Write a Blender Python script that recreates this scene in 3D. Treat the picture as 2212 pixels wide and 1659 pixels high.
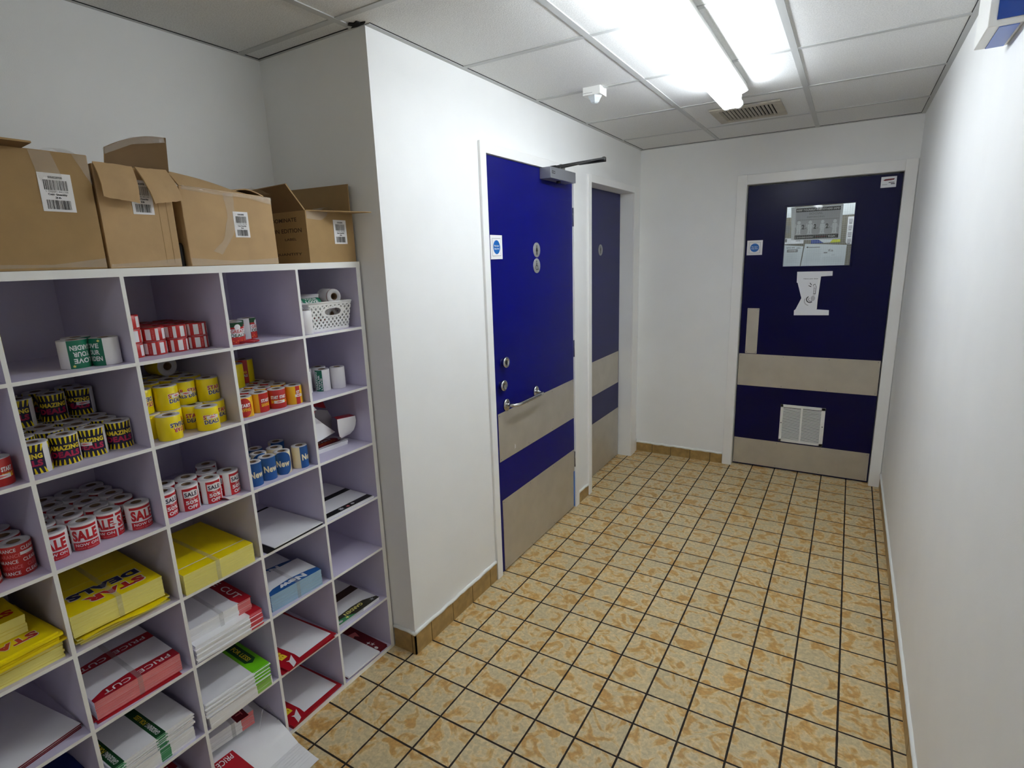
import bpy, bmesh, math, random
from mathutils import Vector, Matrix
random.seed(7)
SC = bpy.context.scene
COL = SC.collection
for o in list(bpy.data.objects): bpy.data.objects.remove(o)

# ------------------------------------------------------------------ camera, world, exposure
CX, CY, CZ = 1.4122, -0.3509, 1.5908
RX, RY, RZ, FPX = -0.2235, 0.034, 0.5506, 1187.67
cam_d = bpy.data.cameras.new('camera'); cam = bpy.data.objects.new('camera', cam_d); COL.objects.link(cam)
cam_d.sensor_fit = 'HORIZONTAL'; cam_d.sensor_width = 36.0; cam_d.lens = FPX/2212*36.0
cam_d.clip_start = 0.02; cam_d.clip_end = 50
_R = Matrix.Rotation(RZ, 3, 'Z') @ Matrix.Rotation(RX, 3, 'X') @ Matrix.Rotation(RY, 3, 'Y')
_r, _f, _u = _R.col[0], _R.col[1], _R.col[2]
_M = Matrix(((_r[0], _u[0], -_f[0]), (_r[1], _u[1], -_f[1]), (_r[2], _u[2], -_f[2]))).to_4x4()
_M.translation = Vector((CX, CY, CZ)); cam.matrix_world = _M
SC.camera = cam
wd = bpy.data.worlds.new('world'); SC.world = wd; wd.use_nodes = True
wd.node_tree.nodes['Background'].inputs[0].default_value = (0.75, 0.8, 0.9, 1)
wd.node_tree.nodes['Background'].inputs[1].default_value = 0.3
SC.view_settings.view_transform = 'Standard'; SC.view_settings.look = 'None'
SC.view_settings.gamma = 1.0; SC.view_settings.use_curve_mapping = False
SC.view_settings.exposure = 0.0
TUBE_POWER = 29.0
TUBE_POWER_FILL = 8.0
SC.cycles.max_bounces = 10; SC.cycles.diffuse_bounces = 7; SC.cycles.glossy_bounces = 4
SC.cycles.transparent_max_bounces = 12; SC.cycles.use_denoising = True

# ------------------------------------------------------------------ constants measured from the room
H = 2.3453; YE = 3.8941; XR = 1.7038; Y0 = 1.1174; XN = -0.5477
FX, FY, T = -0.0145, 1.0621, 0.1521
GX, GY, GP = 0.5498, 1.6398, 0.603
YB = -3.3                       # closing wall behind the camera
SX = -0.1164                    # front plane of the shelving
SV = [-0.437, -0.182, 0.073, 0.3282, 0.5818, 0.8371, 1.0949]   # dividers, centre
SZ = [1.579, 1.3616, 1.1358, 0.9114, 0.6875, 0.4655, 0.2382, 0.012]
def top(i): return SZ[i] + 0.0046        # upper face of shelf board i
def tag(o, label=None, cat=None, group=None, kind=None):
    if label: o['label'] = label
    if cat: o['category'] = cat
    if group: o['group'] = group
    if kind: o['kind'] = kind
    return o

# ------------------------------------------------------------------ materials
def lin(c):
    return tuple(((v/255)/12.92 if v/255 <= 0.04045 else ((v/255+0.055)/1.055)**2.4) for v in c)
MATS = {}
def mat(name, rgb, rough=0.5, metal=0.0, var=0.0, vscale=30, bump=0.0, bscale=200, spec=0.5, stretch=None, coat=0.0, trans=0.0):
    """procedural principled material: base colour with slight noise variation and noise bump"""
    if name in MATS: return MATS[name]
    m = bpy.data.materials.new(name); m.use_nodes = True; nt = m.node_tree; N = nt.nodes; L = nt.links
    b = N['Principled BSDF']; c = lin(rgb)
    b.inputs['Base Color'].default_value = (*c, 1); b.inputs['Roughness'].default_value = rough
    b.inputs['Metallic'].default_value = metal
    b.inputs['Specular IOR Level'].default_value = spec
    if coat: b.inputs['Coat Weight'].default_value = coat
    if var or bump:
        tc = N.new('ShaderNodeTexCoord'); mp = N.new('ShaderNodeMapping'); L.new(tc.outputs['Object'], mp.inputs[0])
        if stretch: mp.inputs['Scale'].default_value = stretch
    if var:
        n = N.new('ShaderNodeTexNoise'); n.inputs['Scale'].default_value = vscale; n.inputs['Detail'].default_value = 5
        L.new(mp.outputs[0], n.inputs['Vector'])
        r = N.new('ShaderNodeValToRGB'); r.color_ramp.elements[0].position = 0.3; r.color_ramp.elements[1].position = 0.7
        r.color_ramp.elements[0].color = (*[v*(1-var) for v in c], 1); r.color_ramp.elements[1].color = (*[min(1, v*(1+var)) for v in c], 1)
        L.new(n.outputs[0], r.inputs[0]); L.new(r.outputs[0], b.inputs['Base Color'])
    if bump:
        n2 = N.new('ShaderNodeTexNoise'); n2.inputs['Scale'].default_value = bscale; n2.inputs['Detail'].default_value = 3
        L.new(mp.outputs[0], n2.inputs['Vector'])
        bp = N.new('ShaderNodeBump'); bp.inputs['Strength'].default_value = bump; bp.inputs['Distance'].default_value = 0.002
        L.new(n2.outputs[0], bp.inputs['Height']); L.new(bp.outputs[0], b.inputs['Normal'])
    if trans:
        tr = N.new('ShaderNodeBsdfTransparent'); mx = N.new('ShaderNodeMixShader'); mx.inputs[0].default_value = trans
        L.new(b.outputs[0], mx.inputs[1]); L.new(tr.outputs[0], mx.inputs[2]); L.new(mx.outputs[0], N['Material Output'].inputs[0])
    MATS[name] = m; return m
def emis(name, rgb, s):
    m = bpy.data.materials.new(name); m.use_nodes = True; b = m.node_tree.nodes['Principled BSDF']
    b.inputs['Base Color'].default_value = (*rgb, 1); b.inputs['Emission Color'].default_value = (*rgb, 1)
    b.inputs['Emission Strength'].default_value = s; MATS[name] = m; return m

mat('paint', (242, 243, 242), 0.55, var=0.012, vscale=6, bump=0.12, bscale=420)
mat('gloss_white', (243, 243, 241), 0.32, var=0.01, vscale=10)
mat('board', (208, 202, 224), 0.42, var=0.02, vscale=12)
mat('board_edge', (245, 245, 242), 0.45)
mat('ceil_bar', (188, 190, 189), 0.45)
mat('dark', (12, 11, 11), 0.9)
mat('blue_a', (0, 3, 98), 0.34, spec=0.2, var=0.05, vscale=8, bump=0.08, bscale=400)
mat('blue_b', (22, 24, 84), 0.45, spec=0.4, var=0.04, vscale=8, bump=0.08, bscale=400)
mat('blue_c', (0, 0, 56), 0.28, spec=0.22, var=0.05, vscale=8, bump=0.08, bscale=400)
mat('tape_blue', (40, 105, 190), 0.5)
mat('steel', (194, 188, 176), 0.42, metal=0.55, var=0.06, vscale=9, bump=0.05, bscale=500)
mat('chrome', (200, 200, 200), 0.22, metal=1.0)
mat('closer_grey', (150, 152, 158), 0.4, metal=0.6)
mat('black', (14, 13, 13), 0.45)
mat('white_plastic', (236, 236, 232), 0.35)
mat('vent_dirty', (186, 180, 166), 0.6, var=0.1, vscale=20)
mat('paper', (226, 224, 224), 0.6)
mat('paper_end', (205, 203, 203), 0.7, var=0.05, vscale=300)
mat('card_tube', (120, 95, 70), 0.8)
mat('label_white', (238, 236, 236), 0.35)
mat('red', (196, 22, 34), 0.35); mat('red_dark', (150, 8, 26), 0.35); mat('maroon', (112, 10, 24), 0.35)
mat('yellow', (246, 222, 4), 0.35, var=0.02); mat('yellow_pale', (238, 228, 130), 0.6, var=0.05, vscale=25, stretch=(1, 1, 60))
mat('yellow_ink', (240, 215, 50), 0.4)
mat('yellow_warm', (244, 190, 30), 0.4)
mat('navy', (18, 16, 52), 0.35); mat('navy_ink', (22, 30, 92), 0.4); mat('magenta', (186, 24, 74), 0.4)
mat('red_ink', (190, 36, 30), 0.4); mat('green', (12, 112, 82), 0.35); mat('green_dark', (16, 72, 34), 0.4)
mat('lime', (110, 200, 18), 0.4); mat('new_blue', (28, 84, 150), 0.35); mat('cream', (240, 226, 190), 0.45); mat('orange', (226, 120, 30), 0.4)
mat('card_red', (170, 13, 30), 0.35); mat('pink_edge', (222, 120, 120), 0.6, var=0.07, vscale=25, stretch=(1, 1, 60))
mat('sheet_edge', (242, 242, 243), 0.6, var=0.08, vscale=22, stretch=(1, 1, 60))
mat('red_edge', (214, 70, 80), 0.6, var=0.08, vscale=22, stretch=(1, 1, 60))
mat('blue_edge', (150, 182, 205), 0.6, var=0.08, vscale=22, stretch=(1, 1, 60))
mat('green_edge', (60, 140, 90), 0.6, var=0.1, vscale=22, stretch=(1, 1, 60))
mat('lime_edge', (150, 200, 90), 0.6, var=0.08, vscale=22, stretch=(1, 1, 60))
mat('sheet', (244, 244, 246), 0.45, var=0.01)
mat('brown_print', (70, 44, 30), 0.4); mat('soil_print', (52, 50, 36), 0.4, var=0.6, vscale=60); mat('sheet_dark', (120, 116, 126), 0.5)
mat('blue_card', (20, 40, 110), 0.4)
mat('strap', (200, 200, 200), 0.15, trans=0.84, spec=0.6)
mat('clear_tape', (235, 230, 220), 0.05, trans=0.88, bump=1.0, bscale=55, spec=0.9)
mat('cardboard', (160, 129, 84), 0.75, var=0.06, vscale=18, bump=0.12, bscale=60)
mat('cardboard_b', (184, 152, 108), 0.75, var=0.06, vscale=18, bump=0.15, bscale=60)
mat('cardboard_in', (114, 88, 56), 0.85, var=0.06, vscale=18, bump=0.12, bscale=60)
mat('print_black', (24, 22, 22), 0.5); mat('print_grey', (120, 120, 120), 0.5)
mat('tan_print', (60, 40, 24), 0.7)
mat('sign_blue', (10, 96, 176), 0.3); mat('disc_grey', (150, 150, 150), 0.35, metal=0.3)
mat('panel_blue', (0, 60, 150), 0.25); mat('panel_blue_light', (70, 105, 190), 0.3)
mat('poster_grey', (190, 190, 196), 0.5); mat('poster_white', (238, 240, 244), 0.5); mat('noticeboard', (128, 124, 112), 0.8, var=0.05)
mat('grid_grey', (196, 204, 208), 0.6); mat('paper_cool', (218, 226, 230), 0.5)
mat('poster_yellow', (206, 214, 40), 0.5); mat('poster_blue', (52, 76, 150), 0.5)
mat('tile_skirt', (160, 130, 78), 0.35, var=0.22, vscale=26, bump=0.1, bscale=60)
mat('caulk', (238, 240, 236), 0.4, bump=0.5, bscale=60)
mat('skirt_joint', (70, 56, 38), 0.8)
emis('tube_glow', (0.92, 0.975, 1.03), TUBE_POWER)
emis('tube_glow_fill', (0.92, 0.975, 1.03), TUBE_POWER_FILL)
# wired glass: transparent with a mirror-like reflection
g = bpy.data.materials.new('glass_pane'); g.use_nodes = True; N = g.node_tree.nodes; L = g.node_tree.links
N.remove(N['Principled BSDF']); tr = N.new('ShaderNodeBsdfTransparent'); tr.inputs[0].default_value = (.975, .99, .985, 1)
gl = N.new('ShaderNodeBsdfGlossy'); gl.inputs['Roughness'].default_value = 0.03; fr = N.new('ShaderNodeFresnel'); fr.inputs[0].default_value = 1.45
N.remove(fr); mx = N.new('ShaderNodeMixShader'); mx.inputs[0].default_value = 0.05; L.new(tr.outputs[0], mx.inputs[1]); L.new(gl.outputs[0], mx.inputs[2])
L.new(mx.outputs[0], N['Material Output'].inputs[0]); MATS['glass_pane'] = g

def tile_floor_material():
    m = bpy.data.materials.new('quarry_tiles'); m.use_nodes = True; nt = m.node_tree; N = nt.nodes; L = nt.links
    b = N['Principled BSDF']
    def math_(op, a, bb=None, c=None):
        n = N.new('ShaderNodeMath'); n.operation = op
        for i, v in enumerate((a, bb, c)):
            if v is None: continue
            if isinstance(v, (int, float)): n.inputs[i].default_value = v
            else: L.new(v, n.inputs[i])
        return n.outputs[0]
    geo = N.new('ShaderNodeNewGeometry'); sp = N.new('ShaderNodeSeparateXYZ'); L.new(geo.outputs['Position'], sp.inputs[0])
    def axis(out, o0):
        u = math_('DIVIDE', math_('SUBTRACT', out, o0), T)
        fl = math_('FLOOR', u); fr = math_('SUBTRACT', u, fl)
        d = math_('MINIMUM', fr, math_('SUBTRACT', 1.0, fr))
        return fl, d
    fx, dx = axis(sp.outputs[0], FX); fy, dy = axis(sp.outputs[1], FY)
    wob = N.new('ShaderNodeTexNoise'); wob.inputs['Scale'].default_value = 28; L.new(geo.outputs['Position'], wob.inputs['Vector'])
    gw = math_('ADD', 0.016, math_('MULTIPLY', wob.outputs[0], 0.013))
    d = math_('MINIMUM', dx, dy)
    mask = math_('LESS_THAN', d, gw)
    # per tile random offset of the mottling
    cmb = N.new('ShaderNodeCombineXYZ'); L.new(math_('MULTIPLY', fx, 3.7), cmb.inputs[0]); L.new(math_('MULTIPLY', fy, 5.3), cmb.inputs[1])
    add = N.new('ShaderNodeVectorMath'); add.operation = 'ADD'; L.new(geo.outputs['Position'], add.inputs[0]); L.new(cmb.outputs[0], add.inputs[1])
    wn = N.new('ShaderNodeTexWhiteNoise'); wn.noise_dimensions = '3D'; L.new(cmb.outputs[0], wn.inputs['Vector'])
    n1 = N.new('ShaderNodeTexNoise'); n1.inputs['Scale'].default_value = 15; n1.inputs['Detail'].default_value = 4; n1.inputs['Distortion'].default_value = 1.3
    L.new(add.outputs[0], n1.inputs['Vector'])
    n2 = N.new('ShaderNodeTexNoise'); n2.inputs['Scale'].default_value = 75; n2.inputs['Detail'].default_value = 4; n2.inputs['Distortion'].default_value = 0.6
    L.new(add.outputs[0], n2.inputs['Vector'])
    r = N.new('ShaderNodeValToRGB'); e = r.color_ramp.elements
    e[0].position = 0.42; e[0].color = (*lin((202, 184, 144)), 1); e[1].position = 0.61; e[1].color = (*lin((196, 152, 86)), 1)
    k = r.color_ramp.elements.new(0.50); k.color = (*lin((217, 194, 148)), 1)
    k = r.color_ramp.elements.new(0.55); k.color = (*lin((208, 176, 120)), 1)
    L.new(n1.outputs[0], r.inputs[0])
    r2 = N.new('ShaderNodeValToRGB'); r2.color_ramp.elements[0].position = 0.35; r2.color_ramp.elements[1].position = 0.68
    r2.color_ramp.elements[0].color = (0.80, 0.80, 0.80, 1); r2.color_ramp.elements[1].color = (1.1, 1.1, 1.1, 1); L.new(n2.outputs[0], r2.inputs[0])
    m1 = N.new('ShaderNodeMix'); m1.data_type = 'RGBA'; m1.blend_type = 'MULTIPLY'; m1.inputs[0].default_value = 1
    L.new(r.outputs[0], m1.inputs[6]); L.new(r2.outputs[0], m1.inputs[7])
    hsv = N.new('ShaderNodeHueSaturation'); L.new(m1.outputs[2], hsv.inputs['Color'])
    L.new(math_('ADD', 0.95, math_('MULTIPLY', wn.outputs['Value'], 0.09)), hsv.inputs['Value'])
    m2 = N.new('ShaderNodeMix'); m2.data_type = 'RGBA'; L.new(mask, m2.inputs[0]); L.new(hsv.outputs[0], m2.inputs[6]); m2.inputs[7].default_value = (*lin((34, 22, 14)), 1)
    L.new(m2.outputs[2], b.inputs['Base Color'])
    L.new(math_('ADD', 0.38, math_('MULTIPLY', mask, 0.5)), b.inputs['Roughness'])
    bp = N.new('ShaderNodeBump'); bp.inputs['Strength'].default_value = 0.5; bp.inputs['Distance'].default_value = 0.003
    L.new(math_('ADD', math_('MULTIPLY', math_('SUBTRACT', 1.0, mask), 1.0), math_('MULTIPLY', n2.outputs[0], 0.05)), bp.inputs['Height'])
    L.new(bp.outputs[0], b.inputs['Normal'])
    MATS['quarry_tiles'] = m
tile_floor_material()
def ceiling_material():
    m = bpy.data.materials.new('ceiling_tile'); m.use_nodes = True; nt = m.node_tree; N = nt.nodes; L = nt.links
    b = N['Principled BSDF']; b.inputs['Roughness'].default_value = 0.8
    geo = N.new('ShaderNodeNewGeometry'); n = N.new('ShaderNodeTexNoise'); n.inputs['Scale'].default_value = 240; n.inputs['Detail'].default_value = 6
    L.new(geo.outputs['Position'], n.inputs['Vector'])
    r = N.new('ShaderNodeValToRGB'); r.color_ramp.elements[0].position = 0.35; r.color_ramp.elements[1].position = 0.6
    r.color_ramp.elements[0].color = (*lin((212, 213, 212)), 1); r.color_ramp.elements[1].color = (*lin((230, 231, 230)), 1)
    L.new(n.outputs[0], r.inputs[0]); L.new(r.outputs[0], b.inputs['Base Color'])
    bp = N.new('ShaderNodeBump'); bp.inputs['Strength'].default_value = 0.5; bp.inputs['Distance'].default_value = 0.002
    L.new(n.outputs[0], bp.inputs['Height']); L.new(bp.outputs[0], b.inputs['Normal']); MATS['ceiling_tile'] = m
ceiling_material()

# ------------------------------------------------------------------ mesh helpers
class MB:
    def __init__(s): s.v = []; s.f = []; s.m = []; s.names = []; s.sm = []
    def mi(s, n):
        if n not in s.names: s.names.append(n)
        return s.names.index(n)
    def add(s, vs, fs, m, smooth=False, M=None):
        o = len(s.v); i = s.mi(m)
        s.v += [tuple(M @ Vector(p)) if M else tuple(p) for p in vs]
        for f in fs: s.f.append([o+k for k in f]); s.m.append(i); s.sm.append(smooth)
    def poly(s, pts, m, M=None): s.add(pts, [list(range(len(pts)))], m, M=M)
    def box(s, a, b, m, M=None):
        x0, y0, z0 = a; x1, y1, z1 = b
        s.add([(x0,y0,z0),(x1,y0,z0),(x1,y1,z0),(x0,y1,z0),(x0,y0,z1),(x1,y0,z1),(x1,y1,z1),(x0,y1,z1)],
              [(0,3,2,1),(4,5,6,7),(0,1,5,4),(1,2,6,5),(2,3,7,6),(3,0,4,7)], m, M=M)
    def prism(s, pts, d, m, m_side=None, M=None):
        """pts: list of 3D points of a planar polygon, d: thickness vector"""
        n = len(pts); d = Vector(d); q = [Vector(p) for p in pts]; w = [p+d for p in q]
        s.add(q+w, [list(range(n))[::-1], list(range(n, 2*n))], m, M=M)
        s.add(q+w, [(i, (i+1) % n, n+(i+1) % n, n+i) for i in range(n)], m_side or m, M=M)
    def lathe(s, prof, m, n=36, M=None, smooth=True, mats=None):
        vs = [(r*math.cos(2*math.pi*k/n), r*math.sin(2*math.pi*k/n), z) for r, z in prof for k in range(n)]
        for j in range(len(prof)-1):
            fs = [(j*n+k, j*n+(k+1) % n, (j+1)*n+(k+1) % n, (j+1)*n+k) for k in range(n)]
            s.add(vs, fs, mats[j] if mats else m, smooth=smooth, M=M) if False else s._rawadd(vs if j == 0 else None, fs, mats[j] if mats else m, smooth, M, j)
    def _rawadd(s, vs, fs, m, smooth, M, j):
        if vs is not None:
            s._base = len(s.v); s.v += [tuple(M @ Vector(p)) if M else tuple(p) for p in vs]
        i = s.mi(m)
        for f in fs: s.f.append([s._base+k for k in f]); s.m.append(i); s.sm.append(smooth)
    def tube(s, path, r, m, n=10, smooth=True, cap=True):
        P = [Vector(p) for p in path]; rings = []
        up = Vector((0, 0, 1))
        for i, p in enumerate(P):
            t = (P[min(i+1, len(P)-1)]-P[max(i-1, 0)]).normalized()
            a = t.cross(up) if abs(t.dot(up)) < 0.95 else t.cross(Vector((1, 0, 0)))
            a.normalize(); b = t.cross(a)
            rings.append([p+a*(r*math.cos(2*math.pi*k/n))+b*(r*math.sin(2*math.pi*k/n)) for k in range(n)])
        vs = [v for rg in rings for v in rg]
        fs = [(j*n+k, j*n+(k+1) % n, (j+1)*n+(k+1) % n, (j+1)*n+k) for j in range(len(P)-1) for k in range(n)]
        if cap: fs += [list(range(n))[::-1], [(len(P)-1)*n+k for k in range(n)]]
        s.add(vs, fs, m, smooth)
    def sheet(s, grid, m, m_back=None, t=0.0006, edge=None):
        """grid[i][j] of points -> thin curved sheet with thickness t"""
        nu, nv = len(grid), len(grid[0]); G = [[Vector(p) for p in row] for row in grid]
        nor = [[None]*nv for _ in range(nu)]
        for i in range(nu):
            for j in range(nv):
                du = G[min(i+1, nu-1)][j]-G[max(i-1, 0)][j]; dv = G[i][min(j+1, nv-1)]-G[i][max(j-1, 0)]
                q = du.cross(dv); nor[i][j] = q.normalized() if q.length > 1e-9 else Vector((0, 0, 1))
        a = [G[i][j]+nor[i][j]*t/2 for i in range(nu) for j in range(nv)]; b = [G[i][j]-nor[i][j]*t/2 for i in range(nu) for j in range(nv)]
        idx = lambda i, j: i*nv+j
        f = [(idx(i, j), idx(i+1, j), idx(i+1, j+1), idx(i, j+1)) for i in range(nu-1) for j in range(nv-1)]
        s.add(a, f, m, True); s.add(b, [q[::-1] for q in f], m_back or m, True)
        k = nu*nv; rim = [idx(i, 0) for i in range(nu)]+[idx(nu-1, j) for j in range(1, nv)]+[idx(i, nv-1) for i in range(nu-2, -1, -1)]+[idx(0, j) for j in range(nv-2, 0, -1)]
        s.add(a+b, [(rim[q], rim[(q+1) % len(rim)], rim[(q+1) % len(rim)]+k, rim[q]+k) for q in range(len(rim))], edge or m)
    def mesh(s, name):
        me = bpy.data.meshes.new(name); me.from_pydata(s.v, [], s.f); me.update()
        for n in s.names: me.materials.append(MATS[n])
        me.polygons.foreach_set('material_index', s.m); me.polygons.foreach_set('use_smooth', s.sm)
        me.update(); return me
    def build(s, name, parent=None, loc=None, bevel=0.0):
        o = bpy.data.objects.new(name, s.mesh(name)); COL.objects.link(o)
        if parent: o.parent = parent
        if loc: o.location = loc
        if bevel:
            md = o.modifiers.new('bevel', 'BEVEL'); md.width = bevel; md.segments = 2; md.limit_method = 'ANGLE'; md.angle_limit = math.radians(50)
        return o
def empty(name, loc, rz=0.0, label=None, cat=None, group=None, kind=None):
    e = bpy.data.objects.new(name, None); COL.objects.link(e); e.location = loc; e.rotation_euler = (0, 0, rz)
    e.empty_display_size = 0.05
    return tag(e, label, cat, group, kind)
_n = [0]
def copy_tree(o, loc=None, rz=None, label=None, group=None):
    c = o.copy(); COL.objects.link(c)
    for ch in list(o.children):
        d = ch.copy(); COL.objects.link(d); d.parent = c
    if loc is not None: c.location = loc
    if rz is not None: c.rotation_euler = (0, 0, rz)
    if label: c['label'] = label
    if group: c['group'] = group
    elif 'group' in c.keys() and group == '': del c['group']
    return c

# --- lettering: built-in font turned into flat triangles, fitted to a rectangle
_TX = {}
def text2d(st, bold=0.0):
    k = (st, bold)
    if k in _TX: return _TX[k]
    cu = bpy.data.curves.new('lettering', 'FONT'); cu.body = st; cu.offset = bold; cu.resolution_u = 3; cu.space_character = 1.0+bold*1.5
    ob = bpy.data.objects.new('lettering', cu); COL.objects.link(ob)
    dg = bpy.context.evaluated_depsgraph_get(); me = bpy.data.meshes.new_from_object(ob.evaluated_get(dg))
    vs = [(v.co.x, v.co.y) for v in me.vertices]; fs = [tuple(p.vertices) for p in me.polygons]
    bpy.data.objects.remove(ob); bpy.data.curves.remove(cu); bpy.data.meshes.remove(me)
    x0 = min(v[0] for v in vs); x1 = max(v[0] for v in vs); y0 = min(v[1] for v in vs); y1 = max(v[1] for v in vs)
    vs = [((x-x0)/(x1-x0), (y-y0)/(y1-y0)) for x, y in vs]
    _TX[k] = (vs, fs); return _TX[k]
def decorate(mb, elems, mapper, cut=None):
    """elems: ('r',u0,v0,u1,v1,mat,layer) ('p',[(u,v)..],mat,layer) ('t',u0,v0,u1,v1,text,mat,layer[,bold,rot]) ('e',uc,vc,ru,rv,mat,layer)"""
    for e in elems:
        k = e[0]
        if k == 'r': _, u0, v0, u1, v1, m, ly = e; vs = [(u0, v0), (u1, v0), (u1, v1), (u0, v1)]; fs = [(0, 1, 2, 3)]
        elif k == 'p': _, vs, m, ly = e; fs = [tuple(range(len(vs)))]
        elif k == 'e':
            _, uc, vc, ru, rv, m, ly = e; n = 28
            vs = [(uc+ru*math.cos(2*math.pi*i/n), vc+rv*math.sin(2*math.pi*i/n)) for i in range(n)]; fs = [tuple(range(n))]
        elif k == 't':
            u0, v0, u1, v1, st, m, ly = e[1:8]; bold = e[8] if len(e) > 8 else 0.0; rot = e[9] if len(e) > 9 else 0
            a, fs = text2d(st, bold)
            if rot == 180: a = [(1-x, 1-y) for x, y in a]
            elif rot == 90: a = [(1-y, x) for x, y in a]
            elif rot == -90: a = [(y, 1-x) for x, y in a]
            vs = [(u0+(u1-u0)*x, v0+(v1-v0)*y) for x, y in a]
        if cut:
            bm = bmesh.new(); bv = [bm.verts.new((x, y, 0)) for x, y in vs]
            for f in fs:
                try: bm.faces.new([bv[i] for i in f])
                except ValueError: pass
            lo = min(x for x, y in vs); hi = max(x for x, y in vs); x = math.ceil(lo/cut)*cut
            while x < hi:
                bmesh.ops.bisect_plane(bm, geom=bm.verts[:]+bm.edges[:]+bm.faces[:], plane_co=(x, 0, 0), plane_no=(1, 0, 0)); x += cut
            bm.verts.index_update(); vs = [(v.co.x, v.co.y) for v in bm.verts]; fs = [tuple(v.index for v in f.verts) for f in bm.faces]; bm.free()
        mb.add([mapper(x, y, ly) for x, y in vs], fs, m, smooth=bool(cut))

def star_pts(uc, vc, r, n=5, inner=0.45, a0=math.pi/2):
    return [(uc+(r if i % 2 == 0 else r*inner)*math.cos(a0+math.pi*i/n), vc+(r if i % 2 == 0 else r*inner)*math.sin(a0+math.pi*i/n)) for i in range(2*n)]

# ================================================================== ROOM
def struct(mb, name, **k): return tag(mb.build(name, **k), kind='structure')
m = MB(); m.box((XN-0.1, YB-0.1, -0.1), (XR+0.1, YE+0.4, 0), 'quarry_tiles'); struct(m, 'floor')
m = MB(); m.box((XN-0.1, YB-0.1, H), (XR+0.1, YE+0.4, H+0.1), 'ceiling_tile'); struct(m, 'ceiling')
m = MB(); m.box((XR, YB-0.1, 0), (XR+0.1, YE+0.4, H), 'paint'); struct(m, 'wall_right')
m = MB(); m.box((XN-0.1, YB-0.1, 0), (XN, Y0+0.2, H), 'paint'); struct(m, 'wall_alcove_back')
m = MB(); m.box((XN, Y0, 0), (-0.14, Y0+0.12, H), 'paint'); struct(m, 'wall_alcove_side')
m = MB(); m.box((XN, YB-0.1, 0), (XR, YB, H), 'paint'); struct(m, 'wall_behind')
D1A, D1B, D1T = 1.7808, 2.6808, 2.0434
D2A, D2B, D2T = 2.9396, 3.7298, 2.0314
m = MB()
m.box((-0.14, Y0, 0), (0, D1A, H), 'paint'); m.box((-0.14, D1A, D1T), (0, D1B, H), 'paint'); m.box((-0.14, D1B, 0), (0, D2A, H), 'paint')
m.box((-0.14, D2A, D2T), (0, D2B, H), 'paint'); m.box((-0.14, D2B, 0), (0, YE+0.1, H), 'paint'); struct(m, 'wall_left')
D3A, D3B, D3T = 0.7518, 1.637, 2.0314
m = MB()
m.box((0, YE, 0), (D3A, YE+0.12, H), 'paint'); m.box((D3A, YE, D3T), (D3B, YE+0.12, H), 'paint'); m.box((D3B, YE, 0), (XR, YE+0.12, H), 'paint')
struct(m, 'wall_end')
# skirting tiles with joints and a white bead of filler along the top
def skirt(name, axis, fixed, a, b, out, h=0.095, phase=0.0):
    m = MB(); t = 0.006*out; k = math.floor((a-phase)/T); 
    while True:
        s0 = max(a, phase+k*T+0.002); s1 = min(b, phase+(k+1)*T-0.002); k += 1
        if s0 >= b: break
        if s1 <= s0: continue
        if axis == 'y': m.box((min(fixed, fixed+t), s0, 0), (max(fixed, fixed+t), s1, h), 'tile_skirt')
        else: m.box((s0, min(fixed, fixed+t), 0), (s1, max(fixed, fixed+t), h), 'tile_skirt')
    t2 = 0.0045*out
    if axis == 'y': m.box((min(fixed, fixed+t2), a, 0), (max(fixed, fixed+t2), b, h-0.001), 'skirt_joint')
    else: m.box((a, min(fixed, fixed+t2), 0), (b, max(fixed, fixed+t2), h-0.001), 'skirt_joint')
    n = max(6, int((b-a)/0.03)); rnd = random.Random(3)
    P = [(fixed+0.002*out, a+(b-a)*i/n, h+0.003+rnd.uniform(-.003, .003)) if axis == 'y' else (a+(b-a)*i/n, fixed+0.002*out, h+0.003+rnd.uniform(-.003, .003)) for i in range(n+1)]
    m.tube(P, 0.0085, 'caulk', n=8)
    return struct(m, name)
skirt('baseboard_left', 'y', 0, Y0-0.006, 1.732, 1, phase=FY)
skirt('baseboard_left_middle', 'y', 0, 2.737, 2.893, 1, h=0.075, phase=FY)
skirt('baseboard_alcove', 'x', Y0, -0.112, 0.006, -1, phase=FX)
skirt('baseboard_end', 'x', YE, 0, 0.683, -1, h=0.075, phase=FX)
skirt('baseboard_right', 'y', XR, YB, YE, -1, h=0.09, phase=FY)
skirt('baseboard_alcove_back', 'y', XN, YB, -0.45, 1, phase=FY)
# suspended ceiling bars and edge angles
m = MB(); zb = H-0.0035; hw = 0.012
xs = [GX-0.6*2+0.0, GX-0.6, GX, GX+0.6]; ys = [GY+GP*i for i in range(-8, 4)]
for x in xs:
    y1 = YE if x > 0 else Y0
    if x < XN: continue
    if abs(x+0.05) < 0.02: m.box((x-hw, YB, zb), (x+hw, Y0+0.0, H), 'ceil_bar')
    else: m.box((x-hw, YB, zb), (x+hw, y1, H), 'ceil_bar')
struct(m, 'trim_1')
m = MB()
for y in ys:
    if YB < y < YE: m.box((XN if y < Y0 else 0, y-hw, zb+0.0005), (XR, y+hw, H), 'ceil_bar')
struct(m, 'trim_2')
m = MB(); w = 0.02; e = 0.002
m.box((XR-w, YB, H-e*2.2), (XR, YE, H), 'ceil_bar'); m.box((0, Y0, H-e*2), (w, YE, H), 'ceil_bar'); m.box((0, YE-w, H-e*2), (XR, YE, H), 'ceil_bar')
m.box((XN, Y0-w*0.4, H-e*2), (0, Y0, H), 'ceil_bar'); m.box((XN, YB, H-e*2), (XN+w*0.5, Y0, H), 'ceil_bar')
struct(m, 'trim_3')
m = MB()   # thin dark shadow gap where the tiles meet the angle, and the broken corner of one tile
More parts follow.
